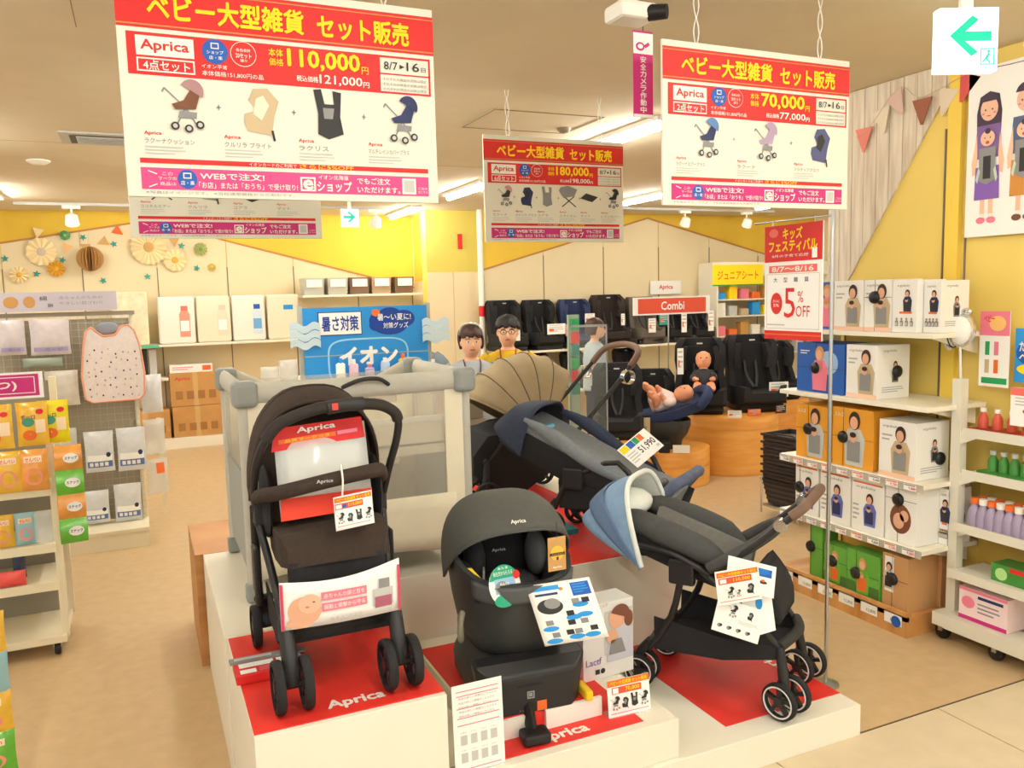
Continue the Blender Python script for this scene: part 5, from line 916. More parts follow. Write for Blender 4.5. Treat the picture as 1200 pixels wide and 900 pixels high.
card('white price card with orange mark on the second black seat', 4.93, 9.78, 1.26, .27, .14, paper); card('small pink card on the second black seat', 5.2, 9.77, 1.23, .12, .16, pink); card('white price card on the navy seat', 5.5, 9.77, 1.38, .15, .14, paper); card('white tag hanging on the espresso seat', 6.07, 9.77, 1.34, .06, .16, paper); card('white tag on the taupe seat', 6.52, 9.77, 1.22, .12, .2, paper); card('teal round tag on the taupe seat', 6.7, 9.77, 1.32, .16, .16, mat('teal2', (60, 160, 150))); card('white tag on the dark seat under the white label', 7.08, 9.77, 1.2, .09, .28, paper); card('white tag on the rightmost wall shelf seat', 7.55, 9.77, 1.2, .1, .3, paper); card('white tag behind the man in yellow', 4.4, 9.76, 1.2, .12, .2, paper)
card('white wall label with red lettering above the seats', 6.95, 10.36, 1.75, .55, .2, paper, 'brand_label', lambda P, w, h: P.text('Aprica', .28 * w, .3 * h, .72 * w, .7 * h, red, 1, .02))
t = thing('brand_sign', 'orange-red brand sign on a thin stand among the car seats', 'sign', (4.62, 7.2, 1.553)); bx('board', paper, t, 0, .965, 0, .012, 0, .185); P = Panel(t, FRONT((0, 0, 0))); P.rect(.055, .015, .91, .17, mat('brand_red', (226, 84, 52)), 1); P.text('Combi', .34, .05, .63, .135, paper, 2, .02); P.done(); MB().cyl((.45, .03, 0), (.45, .03, -1.55), .008, n=8).build('stand_rod', steel, t); MB().cyl((.45, .03, -1.553), (.45, .03, -1.54), .12, n=20).build('stand_foot', steel, t)
# pedestals
m_ped = wood('pedestal_wood', (226, 158, 70), (236, 176, 88), (1, 1, 8), .4); m_ped2 = wood('pedestal_band', (220, 148, 60), (232, 166, 78), (1, 1, 8), .4)
def pedestal(label, x, y, r, h, band):
    t = thing('round_pedestal', label, 'pedestal', (x, y, 0), 0, 'round wooden pedestals'); MB().lathe([(.001, 0), (r - .006, 0), (r - .006, .012), (r, .012), (r, band), (.001, band)], 40).build('drum', m_ped, t); MB().lathe([(.001, band), (r - .004, band), (r - .004, band + .004), (r, band + .004), (r, h - .003), (r - .003, h), (.001, h)], 40).build('top_drum', m_ped2, t)
pedestal('large round orange wooden pedestal carrying two black car seats', 5.38, 6.66, .5, .57, .445); pedestal('small low orange wooden pedestal in front of the large one', 4.5, 6.42, .38, .34, .185); pedestal('orange wooden pedestal at the left, half hidden by strollers', 3.86, 6.3, .3, .5, .3)
pedestal('low orange pedestal right of the large one, mostly hidden', 6.15, 6.1, .3, .35, .2)
child_seat('black car seat holding a sitting baby doll on the large pedestal', m_black2, (5.14, 6.78, .571), -.6, 1.15)
child_seat('large black car seat with tilted headrest, right on the large pedestal', m_black2, (5.68, 6.62, .571), -.35, 1.18)
child_seat('black car seat on the left pedestal behind the stroller handle', m_black2, (3.88, 6.32, .501), -.5, 1.02)
child_seat('black car seat between the brand sign post and the left pedestal', m_black2, (4.78, 7.08, .35), -.5, 1.0); bx('stool_box', m_ped2, None, 4.6, 4.95, 6.9, 7.27, 0, .349, label='wooden block under the middle black car seat', category='block')
child_seat('dark car seat beyond the large pedestal at the right', m_black2, (6.6, 7.3, .55), -.3, 1.0); bx('stool_box', m_ped2, None, 6.35, 6.85, 7.05, 7.55, 0, .549, label='wooden block under the far right dark seat', category='block')
# bed seat with lying doll
t = thing('bed_car_seat', 'black bed-type car seat with a lying baby doll on the small pedestal', 'car seat', (4.42, 6.38, .341), -1.99)
MB().loft([[(*sup(2 * PI * k / 24, a, b_, 2.6), z) for k in range(24)] for z, a, b_ in ((0, .13, .15), (.08, .15, .17), (.13, .19, .21), (.22, .22, .24), (.27, .22, .24), (.26, .19, .2), (.22, .17, .18))]).build('tray', m_sh, t)
RB = Matrix.Rotation(1.99 - .6, 4, 'Z')
MB().box(-.05, .05, -.31, -.14, 0, .1, RB).build('front_base', black, t, bevel=.01)
for s in (-1, 1): MB().box(s * .15 - .075, s * .15 + .075, -.3, -.285, 0, .07, RB).build('white_block', white, t)
MB().loft([[(-.16 * a, y, z - .09), (-.19 * a, y, z + .02), (-.1 * a, y, z - .01), (.1 * a, y, z - .01), (.19 * a, y, z + .02), (.16 * a, y, z - .09)] for y, z, a in ((-.3, .3, .7), (-.15, .32, 1), (.1, .37, 1.05), (.3, .44, 1), (.36, .46, .7))]).build('lying_pad', m_navy2, t, bevel=.01)
MB().tube([(-.17, .3, .4), (-.19, .36, .5), (0, .4, .53), (.19, .36, .5), (.17, .3, .4)], .045, 10, 4).build('head_guard', m_navy2, t)
card('small kraft card with pictures beside the tray seat', 4.02, 6.3, .5, .16, .16, mat('kraft_card', (206, 184, 140)), 'info_card', lambda P, w, h: (P.disc(.3 * w, .6 * h, .14 * w, .14 * h, dark, 1), P.rect(.5 * w, .2 * h, .8 * w, .5 * h, grey, 1)), -.5)
card('white card hanging on the right black car seat', 5.66, 6.36, .72, .2, .15, paper, rz=-.3); card('white and red strip card left of the sitting doll', 4.66, 6.5, 1.0, .06, .25, paper, rz=-.3)
card('small white card at the pedestal edge', 5.05, 6.24, .58, .13, .07, paper, rz=-.5); card('small orange card at the pedestal edge', 5.25, 6.19, .58, .13, .07, orange, rz=-.3); card('small dark card at the pedestal edge', 5.6, 6.2, .58, .12, .08, dark, rz=-.1)
# ------------------------------------------------------------------ bright shelf of small goods at far right back
t = thing('goods_shelf', 'bright shelf rack of small goods under the yellow sign', 'shelf', (0, 0, 0))
for z in (.4, .8, 1.1, 1.4, 1.65): bx('board', m_sw, t, 7.84, 10.1, 9.95, 10.38, z - .02, z)
for x in (7.85, 10.08): bx('side_frame', m_sw, t, x - .015, x + .015, 9.94, 10.38, 0, 2.2)
bx('top_rail', m_sw, t, 7.75, 10.1, 9.936, 9.96, 2.0, 2.2)
card('yellow shelf sign reading junior seat above the bright shelf', 7.75, 9.93, 1.85, .95, .31, mat('sign_yellow', (250, 226, 30), .5), 'shelf_sign', lambda P, w, h: (P.text('ジュニアシート', .1 * w, .3 * h, .9 * w, .7 * h, orange, 1, .02), P.rect(0, 0, w, .06 * h, green, 1)))
k = 0
cols = [tan, pink, white, sky, orange, ltgrey, yellow, gold]
for z in (.82, 1.12, 1.42, 1.67):
    for i in range(9):
        x = 7.9 + .22 * i; hh = .1 + .05 * ((i * 5 + k) % 3); bx('small_goods_pack', cols[(i * 3 + k) % 8], None, x, x + .15, 10.0, 10.12, z - .019, z + hh - .02, bevel=.006, label='%s goods pack, %s from left, %s row of the bright shelf' % (cols[(i * 3 + k) % 8].name.replace('_', ' '), ORD[i], ('lowest', 'second lowest', 'second highest', 'highest')[k]), category='pack', group='small goods on the bright shelf')
    k += 1
# ------------------------------------------------------------------ framed clear panel with the passer-by behind it
t = thing('glass_stand', 'tall clear panel in a thin grey frame behind the stroller handle', 'panel', (3.33, 6.19, .2), -.42)
MB().box(0, .32, 0, .005, .02, 1.31).build('pane', clear('pane_clear', (214, 224, 220), .07, .05), t); b = MB()
for a in ((0, .012, 0, 1.33), (.308, .32, 0, 1.33), (0, .32, 0, .02), (0, .32, 1.31, 1.33)): b.box(a[0], a[1], -.004, .009, a[2], a[3])
b.build('frame', mat('frame_grey', (150, 150, 146), .4, .5), t); bx('foot', steel, t, .0, .32, -.12, .12, -.2, -.0)
for k in range(6): bx('hanging_goods_pack', (mat('teal3', (40, 130, 116)), red, green)[k % 3], None, 4.56, 4.66, 8.42 + .0 * k, 8.455, .62 + .15 * k, .75 + .15 * k, label=('teal', 'red', 'green')[k % 3] + ' goods pack hanging behind the clear panel, ' + ORD[k] + ' from the bottom', category='pack', group='hanging packs behind the clear panel')
bx('goods_stand', mat('stand_sage', (150, 170, 150)), None, 4.54, 4.68, 8.46, 8.5, 0, 1.55, label='white stand holding the packs behind the clear panel', category='stand')

# ================================================================== PEOPLE
def skinned(name, V, E, Rr_, m, parent, root=0, sub=2):
    me = bpy.data.meshes.new(name); me.from_pydata(V, E, []); o = bpy.data.objects.new(name, me); COL.objects.link(o); o.parent = parent
    md = o.modifiers.new('skin', 'SKIN'); md.use_smooth_shade = True
    if not me.skin_vertices: me.attributes.new  # layer comes with the modifier
    lay = me.skin_vertices[0].data if len(me.skin_vertices) else None
    if lay is None: return None
    for i, r in enumerate(Rr_): lay[i].radius = r if isinstance(r, tuple) else (r, r); lay[i].use_root = (i == root)
    s = o.modifiers.new('sub', 'SUBSURF'); s.levels = sub; s.render_levels = sub
    me.materials.append(m); return o
def loft_limb(b, pts, rad, n=12, flat=1.0, up=None): b.tube(pts, rad, n, 4, flat=flat, up=up)
def person(label, loc, rz, H, shirt, trousers, hairm, longhair=True, glasses=False, look=0.0, lanyard=None, skinm=None, hat=False, armpose=0):
    """standing figure facing -y, about 1.6 m"""
    t = thing('person', label, 'person', loc, rz); k = H / 1.6; sk = skinm or mat('skin_warm', (232, 180, 146), .55)
    b = MB()
    Z = lambda z: z * k
    # one continuous body: legs, pelvis, trunk, neck and head as stacked rings, arms run into the shoulders
    ring = lambda cx, cy, z, a, c, n=20: [(cx + a * math.cos(2 * PI * q / n), cy + c * math.sin(2 * PI * q / n), z * k) for q in range(n)]
    hz = 1.36
    ht = look
    hx = lambda z: -.02 - max(0, z - hz) * math.sin(ht) * -1 * 0
    b.loft([ring(0, .0, z, a * k, c * k) for z, a, c in ((.78, .02, .02), (.8, .145, .1), (.9, .16, .115), (1.0, .14, .105), (1.15, .16, .11), (1.25, .175, .1), (1.31, .15, .085), (1.335, .075, .06), (1.36, .05, .05))] + [ring(0, y, z, a * k, c * k) for y, z, a, c in ((-.012, 1.38, .047, .05), (-.03, 1.395, .052, .068), (-.035, 1.415, .064, .08), (-.03, 1.45, .072, .088), (-.022, 1.49, .075, .092), (-.012, 1.53, .073, .09), (-.005, 1.565, .06, .075), (-.002, 1.588, .035, .045), (0, 1.597, .008, .01))])
    for s in (-1, 1):
        b.tube([(s * .085 * k, 0, Z(.84)), (s * .088 * k, 0, Z(.6)), (s * .09 * k, .01, Z(.45)), (s * .09 * k, .015, Z(.28)), (s * .09 * k, .01, Z(.06))], [.085 * k, .078 * k, .058 * k, .055 * k, .038 * k], 12, 4)
        b.loft([[(s * .09 * k + a * math.cos(2 * PI * q / 10), y, .04 * k + c * math.sin(2 * PI * q / 10)) for q in range(10)] for y, a, c in ((.05, .025, .03), (.0, .038, .04), (-.08, .042, .035), (-.16, .035, .025), (-.19, .015, .012))])
        el = (s * .235 * k, .03, Z(1.03)) if not armpose else (s * .23 * k, .03, Z(1.04)); wr_ = (s * .24 * k, -.05, Z(.82)) if not armpose else (s * .14 * k, -.2, Z(1.05))
        b.tube([(s * .15 * k, 0, Z(1.28)), (s * .205 * k, .01, Z(1.2)), el, wr_], [.052 * k, .046 * k, .038 * k, .026 * k], 10, 4)
        d = (Vector(wr_) - Vector(el)).normalized(); w0 = Vector(wr_)
        b.ell(tuple(w0 + d * .045), (.022, .04, .05) if not armpose else (.03, .045, .022), 10, 8)
        for f in range(4): c0 = w0 + d * .08 + Vector((0, -.03 + .02 * f, 0)); b.tube([c0, c0 + d * (.035, .045, .042, .03)[f], c0 + d * (.06, .075, .07, .05)[f] + Vector((-s * .012, 0, 0))], [.009, .0085, .006], 6)
        c0 = w0 + d * .03 + Vector((-s * .01, -.035, 0)); b.tube([c0, c0 + d * .03 + Vector((-s * .01, -.02, 0)), c0 + d * .055 + Vector((-s * .015, -.022, 0))], [.011, .01, .007], 6)
        b.ell((s * .075 * k, -.01, Z(1.475)), (.012, .02, .03), 8, 6)
    b.ell((0, -.125 * k, Z(1.455)), (.012 * k, .018 * k, .022 * k), 10, 8)
    body = b.build('body', sk, t)
    for s in (-1, 1):
        MB().ell((s * .03 * k, -.108 * k, Z(1.483)), (.013, .006, .006), 10, 6).build('eye', paper, t); MB().ell((s * .03 * k, -.113 * k, Z(1.483)), (.006, .004, .006), 8, 6).build('iris', black, t)
        MB().tube([(s * .016 * k, -.112 * k, Z(1.502)), (s * .033 * k, -.11 * k, Z(1.507)), (s * .05 * k, -.098 * k, Z(1.5))], .003, 5).build('eyebrow', hairm, t)
    MB().ell((0, -.112 * k, Z(1.424)), (.024, .008, .007), 10, 6).build('mouth', mat('lips', (190, 100, 92)), t)
    # hair
    def hf(u, v):
        th = 2 * PI * u; ph = v * (PI * (.66 if longhair else .56)); jg = 1 + .05 * math.sin(th * 7 + v * 9) * math.sin(ph) + (0 if longhair else .04 * math.sin(th * 13 + v * 23)); r = Vector((.09 * jg * math.sin(ph) * math.cos(th), .104 * jg * math.sin(ph) * math.sin(th), .1 * jg * math.cos(ph)))
        z = 1.512 + r.z
        if longhair and v > .6: z -= (v - .6) * .1
        y = r.y - .008
        if y < -.02 and v > .42: # fringe: keep the face open
            zz = 1.522; z = max(z, zz + .012 * math.sin(th * 9 + 1)); y = max(y, -.108) 
        return (r.x * k, y * k, z * k)
    MB().grid(hf, 28, 14).build('hair', hairm, t, solid=.014)
    # clothes
    c = MB()
    c.loft([ring(0, 0, z, a * k, q * k) for z, a, q in ((.8, .168, .128), (.83, .17, .13), (1.0, .158, .124), (1.15, .178, .126), (1.25, .192, .115), (1.3, .17, .1), (1.328, .1, .075), (1.34, .078, .066))], caps=False)
    for s in (-1, 1): c.tube([(s * .13 * k, 0, Z(1.27)), (s * .2 * k, .008, Z(1.215)), (s * .225 * k, .018, Z(1.12)), (s * .235 * k, .02, Z(1.08))], [.066 * k, .066 * k, .064 * k, .062 * k], 12, 3, caps=False)
    sh = c.build('shirt', shirt, t, solid=.008)
    c = MB()
    c.loft([ring(0, 0, z, a * k, q * k) for z, a, q in ((.74, .16, .11), (.8, .166, .12), (.92, .164, .12))], caps=False)
    for s in (-1, 1): c.tube([(s * .083 * k, 0, Z(.86)), (s * .09 * k, 0, Z(.6)), (s * .092 * k, .01, Z(.4)), (s * .092 * k, .012, Z(.09))], [.094 * k, .092 * k, .076 * k, .066 * k], 12, 4)
    c.build('trousers', trousers, t)
    if lanyard:
        for s in (-1, 1): MB().tube([(s * .06 * k, -.02, Z(1.345)), (s * .06 * k, -.09 * k, Z(1.32)), (s * .045 * k, -.135 * k, Z(1.22)), (s * .01 * k, -.14 * k, Z(1.05))], .006, 6, 3).build('lanyard', lanyard, t)
        bx('name_card', paper, t, -.035, .035, -.145 * k, -.14 * k, Z(.99), Z(1.05))
    if glasses:
        gl = MB()
        for s in (-1, 1): gl.tube([(s * .032 * k + .024 * math.cos(a * PI / 8), -.118 * k, Z(1.483) + .017 * math.sin(a * PI / 8)) for a in range(17)], .002, 5); gl.tube([(s * .056 * k, -.115 * k, Z(1.487)), (s * .078 * k, -.02, Z(1.487))], .002, 5)
        gl.tube([(-.01 * k, -.12 * k, Z(1.487)), (.01 * k, -.12 * k, Z(1.487))], .002, 5); gl.build('glasses', dark, t)
    if hat: MB().tube([(-.085 * k, -.02, Z(1.53)), (-.07 * k, -.06, Z(1.595)), (-.02, -.085, Z(1.617)), (.05 * k, -.07, Z(1.6)), (.085 * k, -.02, Z(1.53))], .008, 8, 3).build('sunglasses_on_head', mat('lens_pale', (214, 212, 204), .1, .5), t)
    return t
m_tee = mat('tee_grey_blue', (170, 180, 186), .85, var=.03, vscale=20); m_mus = mat('tee_mustard', (204, 164, 30), .85, var=.04, vscale=20); m_ind = mat('trouser_indigo', (34, 36, 54), .85)
hb = mat('hair_auburn_dark', (66, 38, 30), .5, var=.15, vscale=80); hk = mat('hair_black', (26, 22, 22), .5, var=.15, vscale=80)
person('person with brown bob hair in grey-blue T-shirt looking up beside the beige hood', (2.21, 5.64, 0), -.38 + .12, 1.585, m_tee, m_ind, hb, True, lanyard=mat('strap_maroon', (96, 40, 56)), hat=True)
person('person with glasses in mustard T-shirt standing behind the beige hood', (2.66, 5.98, 0), -.42, 1.63, m_mus, m_ind, hk, False, True, lanyard=mat('strap_red', (150, 50, 44)))
person('person in pale blue T-shirt and dark trousers seen through the clear panel', (4.43, 7.68, 0), 1.147, 1.52, mat('tee_pale_blue', (176, 190, 196), .85), m_ind, hb, True)
person('person with black hair in slate shirt half hidden behind the blue promotion board', (2.2, 6.86, 0), 2.6, 1.6, mat('tee_slate', (126, 140, 148), .85), m_ind, hk, False)
# ---- dolls
def doll(label, loc, rz, M, cloth):
    t = thing('baby_doll', label, 'doll', loc, rz, 'baby dolls'); ds = mat('doll_skin', (232, 160, 120), .5); b = MB()
    b.loft([[(a * math.cos(2 * PI * q / 14), c * math.sin(2 * PI * q / 14), z) for q in range(14)] for z, a, c in ((0, .05, .04), (.03, .075, .06), (.1, .075, .06), (.17, .065, .05), (.2, .04, .035), (.21, .035, .035), (.225, .05, .055), (.26, .066, .068), (.3, .068, .072), (.34, .055, .06), (.36, .02, .02))])
    for s in (-1, 1):
        b.tube([(s * .055, 0, .17), (s * .09, -.03, .12), (s * .07, -.09, .1)], [.028, .026, .02], 8, 3); b.ell((s * .065, -.1, .1), (.02, .024, .018), 8, 6); b.tube([(s * .04, 0, .03), (s * .06, -.09, .045), (s * .07, -.14, .01), (s * .07, -.17, .02)], [.04, .038, .028, .024], 8, 3)
    b.ell((0, -.07, .275), (.01, .012, .01), 8, 6)
    o = b.build('body', ds, t)
    c = MB(); c.loft([[(a * math.cos(2 * PI * q / 14), cc * math.sin(2 * PI * q / 14), z) for q in range(14)] for z, a, cc in ((.0, .07, .055), (.03, .082, .067), (.1, .083, .067), (.17, .073, .058), (.198, .048, .042))], caps=False)
    for s in (-1, 1): c.tube([(s * .05, 0, .17), (s * .09, -.028, .125), (s * .082, -.06, .108)], [.036, .034, .03], 8, 3)
    g = c.build('romper', cloth, t, solid=.004)
    e = MB()
    for s in (-1, 1): e.ell((s * .025, -.066, .295), (.007, .004, .006), 8, 6)
    ey = e.build('eyes', black, t)
    for q in (o, g, ey): q.matrix_local = M
doll('sitting baby doll in dark romper in the pedestal car seat', (5.09, 6.66, .79), -.6, Matrix.Rotation(-.2, 4, 'X') @ Matrix.Scale(1.12, 4), mat('romper_dark', (46, 44, 50)))
hd_ = Vector((.84, -.38, .3)).normalized(); up_ = Vector((-.3, -.3, .9)); up_ = (up_ - hd_ * up_.dot(hd_)).normalized(); xx_ = (-up_).cross(hd_)
doll('lying baby doll in pink romper on the bed-type car seat', (4.3, 6.42, .74), 0, Matrix(((xx_.x, -up_.x, hd_.x, 0), (xx_.y, -up_.y, hd_.y, 0), (xx_.z, -up_.z, hd_.z, 0), (0, 0, 0, 1))) @ Matrix.Scale(1.15, 4), mat('romper_pink', (244, 222, 214)))
# ================================================================== LEFT SIDE: RACKS, WALL SHELVES, DECORATIONS
film = clear('bag_film', (232, 234, 230), .45, .08); m_rk2 = mat('rack_cream', (232, 222, 192), .4)
def pouch(name, label, cat, x, y, z, w, h, d, m, parent=None, group=None, prints=None, rz=0, film_=None):
    """pillow pack facing -y with crimped ends; (x, y, z) is its bottom centre"""
    t = thing(name, label, cat, (x, y, z), rz, group)
    def fn(sg):
        def f(u, v):
            e = max(0, math.sin(PI * v)) ** .45 * max(0, math.sin(PI * u)) ** .6 if .06 < v < .94 else .05
            return (w * (u - .5) * (1 - .04 * math.sin(PI * v)), sg * d / 2 * e, h * v)
        return f
    b = MB(); b.grid(fn(-1), 10, 12); b.grid(fn(1), 10, 12); b.build('bag', m, t)
    if prints: P = Panel(t, FRONT((0, 0, 0)), .001, lambda px, py: d / 2 * max(.05, max(0, math.sin(PI * py / h)) ** .45 * max(0, math.sin(PI * min(1, max(0, px / w + .5)))) ** .6) + .001); prints(P, w, h); P.done()
    return t
# ---- front rolling rack
t = thing('rolling_rack', 'cream rolling rack with snack bags at the left edge', 'rack', (0, 4.72, 0))
for x in (-.46, -1.36): 
    for yy in (.02, .4): bx('post', m_rk2, t, x - .015, x + .02, yy - .015, yy + .02, .09, 1.25 if yy < .1 else 1.42)
for z in (.88, .585, .385):
    bx('shelf', m_rk2, t, -1.36, -.47, 0, .4, z - .03, z); bx('price_rail', mat('rail_ivory', (238, 228, 196)), t, -1.36, -.465, -.01, 0, z - .035, z + .01)
bx('base_shelf', m_rk2, t, -1.36, -.45, -.02, .42, .07, .11, bevel=.004); bx('back_panel', mat('rack_back_grey', (150, 144, 128)), t, -1.36, -.47, .4, .41, .1, 1.4)
b = MB()
for k in range(22): b.box(-.442, -.4405, .015, .025, .15 + .05 * k, .17 + .05 * k)
b.build('post_slots', dark, t)
for x, yy in ((-.5, .02), (-.48, .4)): 
    o = MB().lathe([(.001, -.014), (.03, -.014), (.034, 0), (.03, .014), (.001, .014)], 16, Matrix.Translation((x, yy, .034)) @ Matrix.Rotation(PI / 2, 4, 'Y')).build('caster', black, t); bx('caster_fork', steel, o, x - .02, x + .02, yy - .01, yy + .01, .04, .075)
t = thing('rack_header', 'magenta header card above the snack bags at the left edge', 'sign', (-.83, 4.7, 1.35)); bx('card', paper, t, 0, .37, 0, .006, 0, .13); P = Panel(t, FRONT((0, 0, 0))); P.rect(0, .012, .352, .12, magenta, 1); P.frame(.0, .025, .335, .108, .004, white, 2); P.text('おやつ)', .02, .04, .255, .092, white, 3, .025); P.done()
snk = mat('snack_yellow', (234, 186, 62), .18, var=.1, vscale=18, bump=1, bscale=30, spec=.6); snk2 = mat('snack_orange', (230, 158, 72), .18, var=.15, vscale=18, bump=1, bscale=30, spec=.6); snk3 = mat('snack_lemon', (232, 214, 30), .3); sg = mat('snack_green', (104, 186, 60), .18, var=.1, vscale=18, bump=1, bscale=30, spec=.6); sb_ = mat('snack_blue', (150, 190, 196), .3)
def sp1(P, w, h): P.disc(-.12 * w, .55 * h, .2 * w, .1 * h, mat('snack_teal', (70, 150, 120)), 1); P.rect(.1 * w, .3 * h, .4 * w, .6 * h, mat('snack_pale', (246, 220, 180)), 1); P.disc(.25 * w, .78 * h, .12 * w, .06 * h, red, 1); P.disc(-.1 * w, .25 * h, .22 * w, .12 * h, orange, 1); P.text('ボーロ', -.35 * w, .62 * h, .1 * w, .72 * h, brownp, 2, .02)
def sp2(P, w, h): P.disc(0, .35 * h, .3 * w, .2 * h, mat('snack_pink', (236, 150, 130)), 1); P.rect(-.3 * w, .7 * h, .3 * w, .85 * h, mat('snack_pale', (246, 220, 180)), 1); P.text('せんべい', -.25 * w, .72 * h, .25 * w, .82 * h, red, 2, .02)
for k, (x, l) in enumerate(((-.67, 'yellow snack bag on the upper hook row, at the left picture edge'), (-.52, 'yellow snack bag on the upper hook row, under the magenta card'), (-.43, 'yellow snack bag at the right end of the upper hook row'))): pouch('snack_bag', l, 'snack', x, 4.67 + .03 * k, 1.11, .14, .22, .05, snk if k < 2 else snk3, None, 'hanging snack bags', sp1)
for k, (x, l) in enumerate(((-.64, 'orange snack bag on the shelf at the left picture edge'), (-.53, 'orange and yellow snack bag on the shelf beside the price tags'))): pouch('snack_bag', l, 'snack', x, 4.68, .885, .13, .21, .06, snk2 if k else snk, None, 'standing snack bags', sp2)
for k, x in enumerate((-.7, -.6, -.52)): pouch('snack_bag', ('yellow', 'pale blue', 'clear grey')[k] + ' small bag on the second shelf of the front rack', 'snack', x, 4.78, .588, .1, .17, .05, (snk, sb_, film)[k], None, 'small bags on the second rack shelf', sp2 if k < 2 else None)
pouch('snack_bag', 'coral pink small bag on the third shelf of the front rack', 'snack', -.68, 4.76, .388, .13, .08, .05, mat('snack_coral', (236, 92, 84), .3)); pouch('snack_bag', 'dark blue bag standing on the third shelf of the front rack', 'snack', -.66, 4.9, .388, .06, .15, .05, mat('snack_navy', (70, 80, 110), .3))
for k in range(3): card('white price tag on the front rack shelf edge, %s' % ('left', 'middle', 'right')[k], -.7 + .085 * k, 4.69, .885, .07, .055, paper, 'price_tag', lambda P, w, h: (P.text('98', .5 * w, .3 * h, .9 * w, .7 * h, red, 1, .02), P.lines(.1 * w, .2 * h, .45 * w, .8 * h, 3, grey, 1)))
t = thing('snack_strip', 'hanging strip of four orange and green snack packs beside the rack', 'snack strip', (-.375, 4.66, .6), .15)
for k in range(4):
    m = (sg, snk2, sg, snk2)[k]
    def fs(sn):
        return lambda u, v: (.125 * (u - .5), sn * .02 * max(.05, math.sin(PI * v)), .125 * k + .128 * v)
    b = MB(); b.grid(fs(-1), 6, 8); b.grid(fs(1), 6, 8); b.build('pack', m, t)
P = Panel(t, FRONT((0, -.022, 0)))
for k in range(4): P.disc(.01, .065 + .125 * k, .035, .025, paper, 1); P.text('スナック', -.018, .058 + .125 * k, .038, .074 + .125 * k, dark, 2, .03)
P.done()
for k in range(4): pouch('snack_bag', ('lowest', 'second lowest', 'second highest', 'highest')[k] + ' yellow-green bag in the pile at the lower left corner', 'snack', -.60, 3.4, .1 + .15 * k, .16, .16, .07, (sg, snk, sb_, snk)[k], None, 'bags piled at the lower left corner', sp2)
bx('bag_stand', m_rk2, None, -.85, -.68, 3.3, 3.5, 0, .75, label='cream stand behind the bags at the lower left corner', category='stand')
# ---- mesh gondola
t = thing('mesh_gondola', 'cream gondola with wire grid holding bibs and towels', 'gondola', (0, 6.95, 0)); b = MB()
for k in range(22): b.box(-1.12 + .05 * k, -1.117 + .05 * k, -.003, 0, .16, 1.73)
for k in range(32): b.box(-1.12, -.05, -.005, -.002, .17 + .05 * k, .173 + .05 * k)
b.build('wire_grid', steel, t)
for x in (-1.12, -.06): bx('post', m_rk2, t, x - .015, x + .015, -.0, .04, 0, 1.75)
bx('top_bar', mat('bar_brown', (150, 136, 116)), t, -1.13, -.03, -.02, .02, 1.725, 1.755); bx('deck', m_rk2, t, -1.12, -.035, -.35, .0, .12, .145); bx('kick_front', m_rk2, t, -1.12, -.04, -.34, -.32, .0, .12); bx('backing', mat('gondola_back', (176, 164, 136)), t, -1.12, -.06, .03, .04, .15, 1.7); bx('end_post', m_rk2, t, .07, .1, .1, .13, .12, .9)
for k in range(5): b = MB().cyl((-.9 + .2 * k, 0, .92), (-.9 + .2 * k, -.12, .925), .004, n=6).build('hook', steel, t)
card('lilac-grey header board on top of the wire grid gondola', -1.1, 6.9, 1.765, .955, .14, mat('header_lilac', (190, 182, 190)), 'header_board', lambda P, w, h: (P.disc(.28 * w, .5 * h, .05 * w, .3 * h, mat('biscuit', (190, 140, 80)), 1), P.disc(.4 * w, .5 * h, .04 * w, .3 * h, mat('biscuit', (190, 140, 80)), 1), P.text('赤ちゃんのための', .6 * w, .6 * h, .9 * w, .78 * h, grey, 1, .005), P.text('やさしい肌ざわり', .6 * w, .32 * h, .9 * w, .5 * h, grey, 1, .005), P.text('綿', .47 * w, .55 * h, .52 * w, .8 * h, dark, 1, 0), P.text('麻', .52 * w, .2 * h, .56 * w, .42 * h, dark, 1, 0)))
m_bib = mat('bib_cloth', (226, 214, 208), .85, var=.05, vscale=40); m_pch = mat('bib_edge', (232, 160, 130), .8)
t = thing('hanging_bib', 'large speckled bib with peach edge hanging on the wire grid', 'bib', (-.2, 6.84, 1.08))
out = [(-.2, .03), (-.215, .2), (-.19, .42), (-.17, .53), (-.13, .56), (-.09, .52), (-.05, .49), (.03, .5), (.07, .56), (.12, .57), (.16, .53), (.19, .42), (.21, .2), (.2, .04), (.16, .005), (-.15, .0)]
MB().prism(out, FRONT((0, 0, 0)), .012).build('cloth', m_bib, t, bevel=.004); MB().tube([(x, -.012, z) for x, z in out + out[:1]], .007, 6).build('edging', m_pch, t); MB().ell((-.02, -.004, .55), (.08, .01, .045), 14, 8).build('neck_insert', mat('bib_grey', (140, 142, 152)), t)
P = Panel(t, FRONT((0, -.0125, 0))); random.seed(9)
for k in range(48): P.disc(-.16 + .045 * (k % 8) + random.uniform(-.012, .012), .05 + .065 * (k // 8) + random.uniform(-.02, .02), .006, .008, (grey, tan, dark)[k % 3], 1, 8)
P.done()
tw = mat('towel_pack', (214, 216, 216), .16, var=.06, vscale=25, bump=1, bscale=28, spec=.6); tw2 = mat('towel_pack_lilac', (206, 196, 196), .18, var=.06, vscale=25, bump=1, bscale=28, spec=.6)
def band(P, w, h): P.rect(-.42 * w, .12 * h, .42 * w, .27 * h, mat('pack_blue', (90, 116, 176)), 1); P.rect(-.42 * w, .27 * h, .42 * w, .42 * h, paper, 1); [P.rect((-.35 + .17 * k) * w, .15 * h, (-.23 + .17 * k) * w, .24 * h, white, 2) for k in range(4)]; P.disc(.3 * w, .42 * h, .08 * w, .06 * h, navyp, 2)
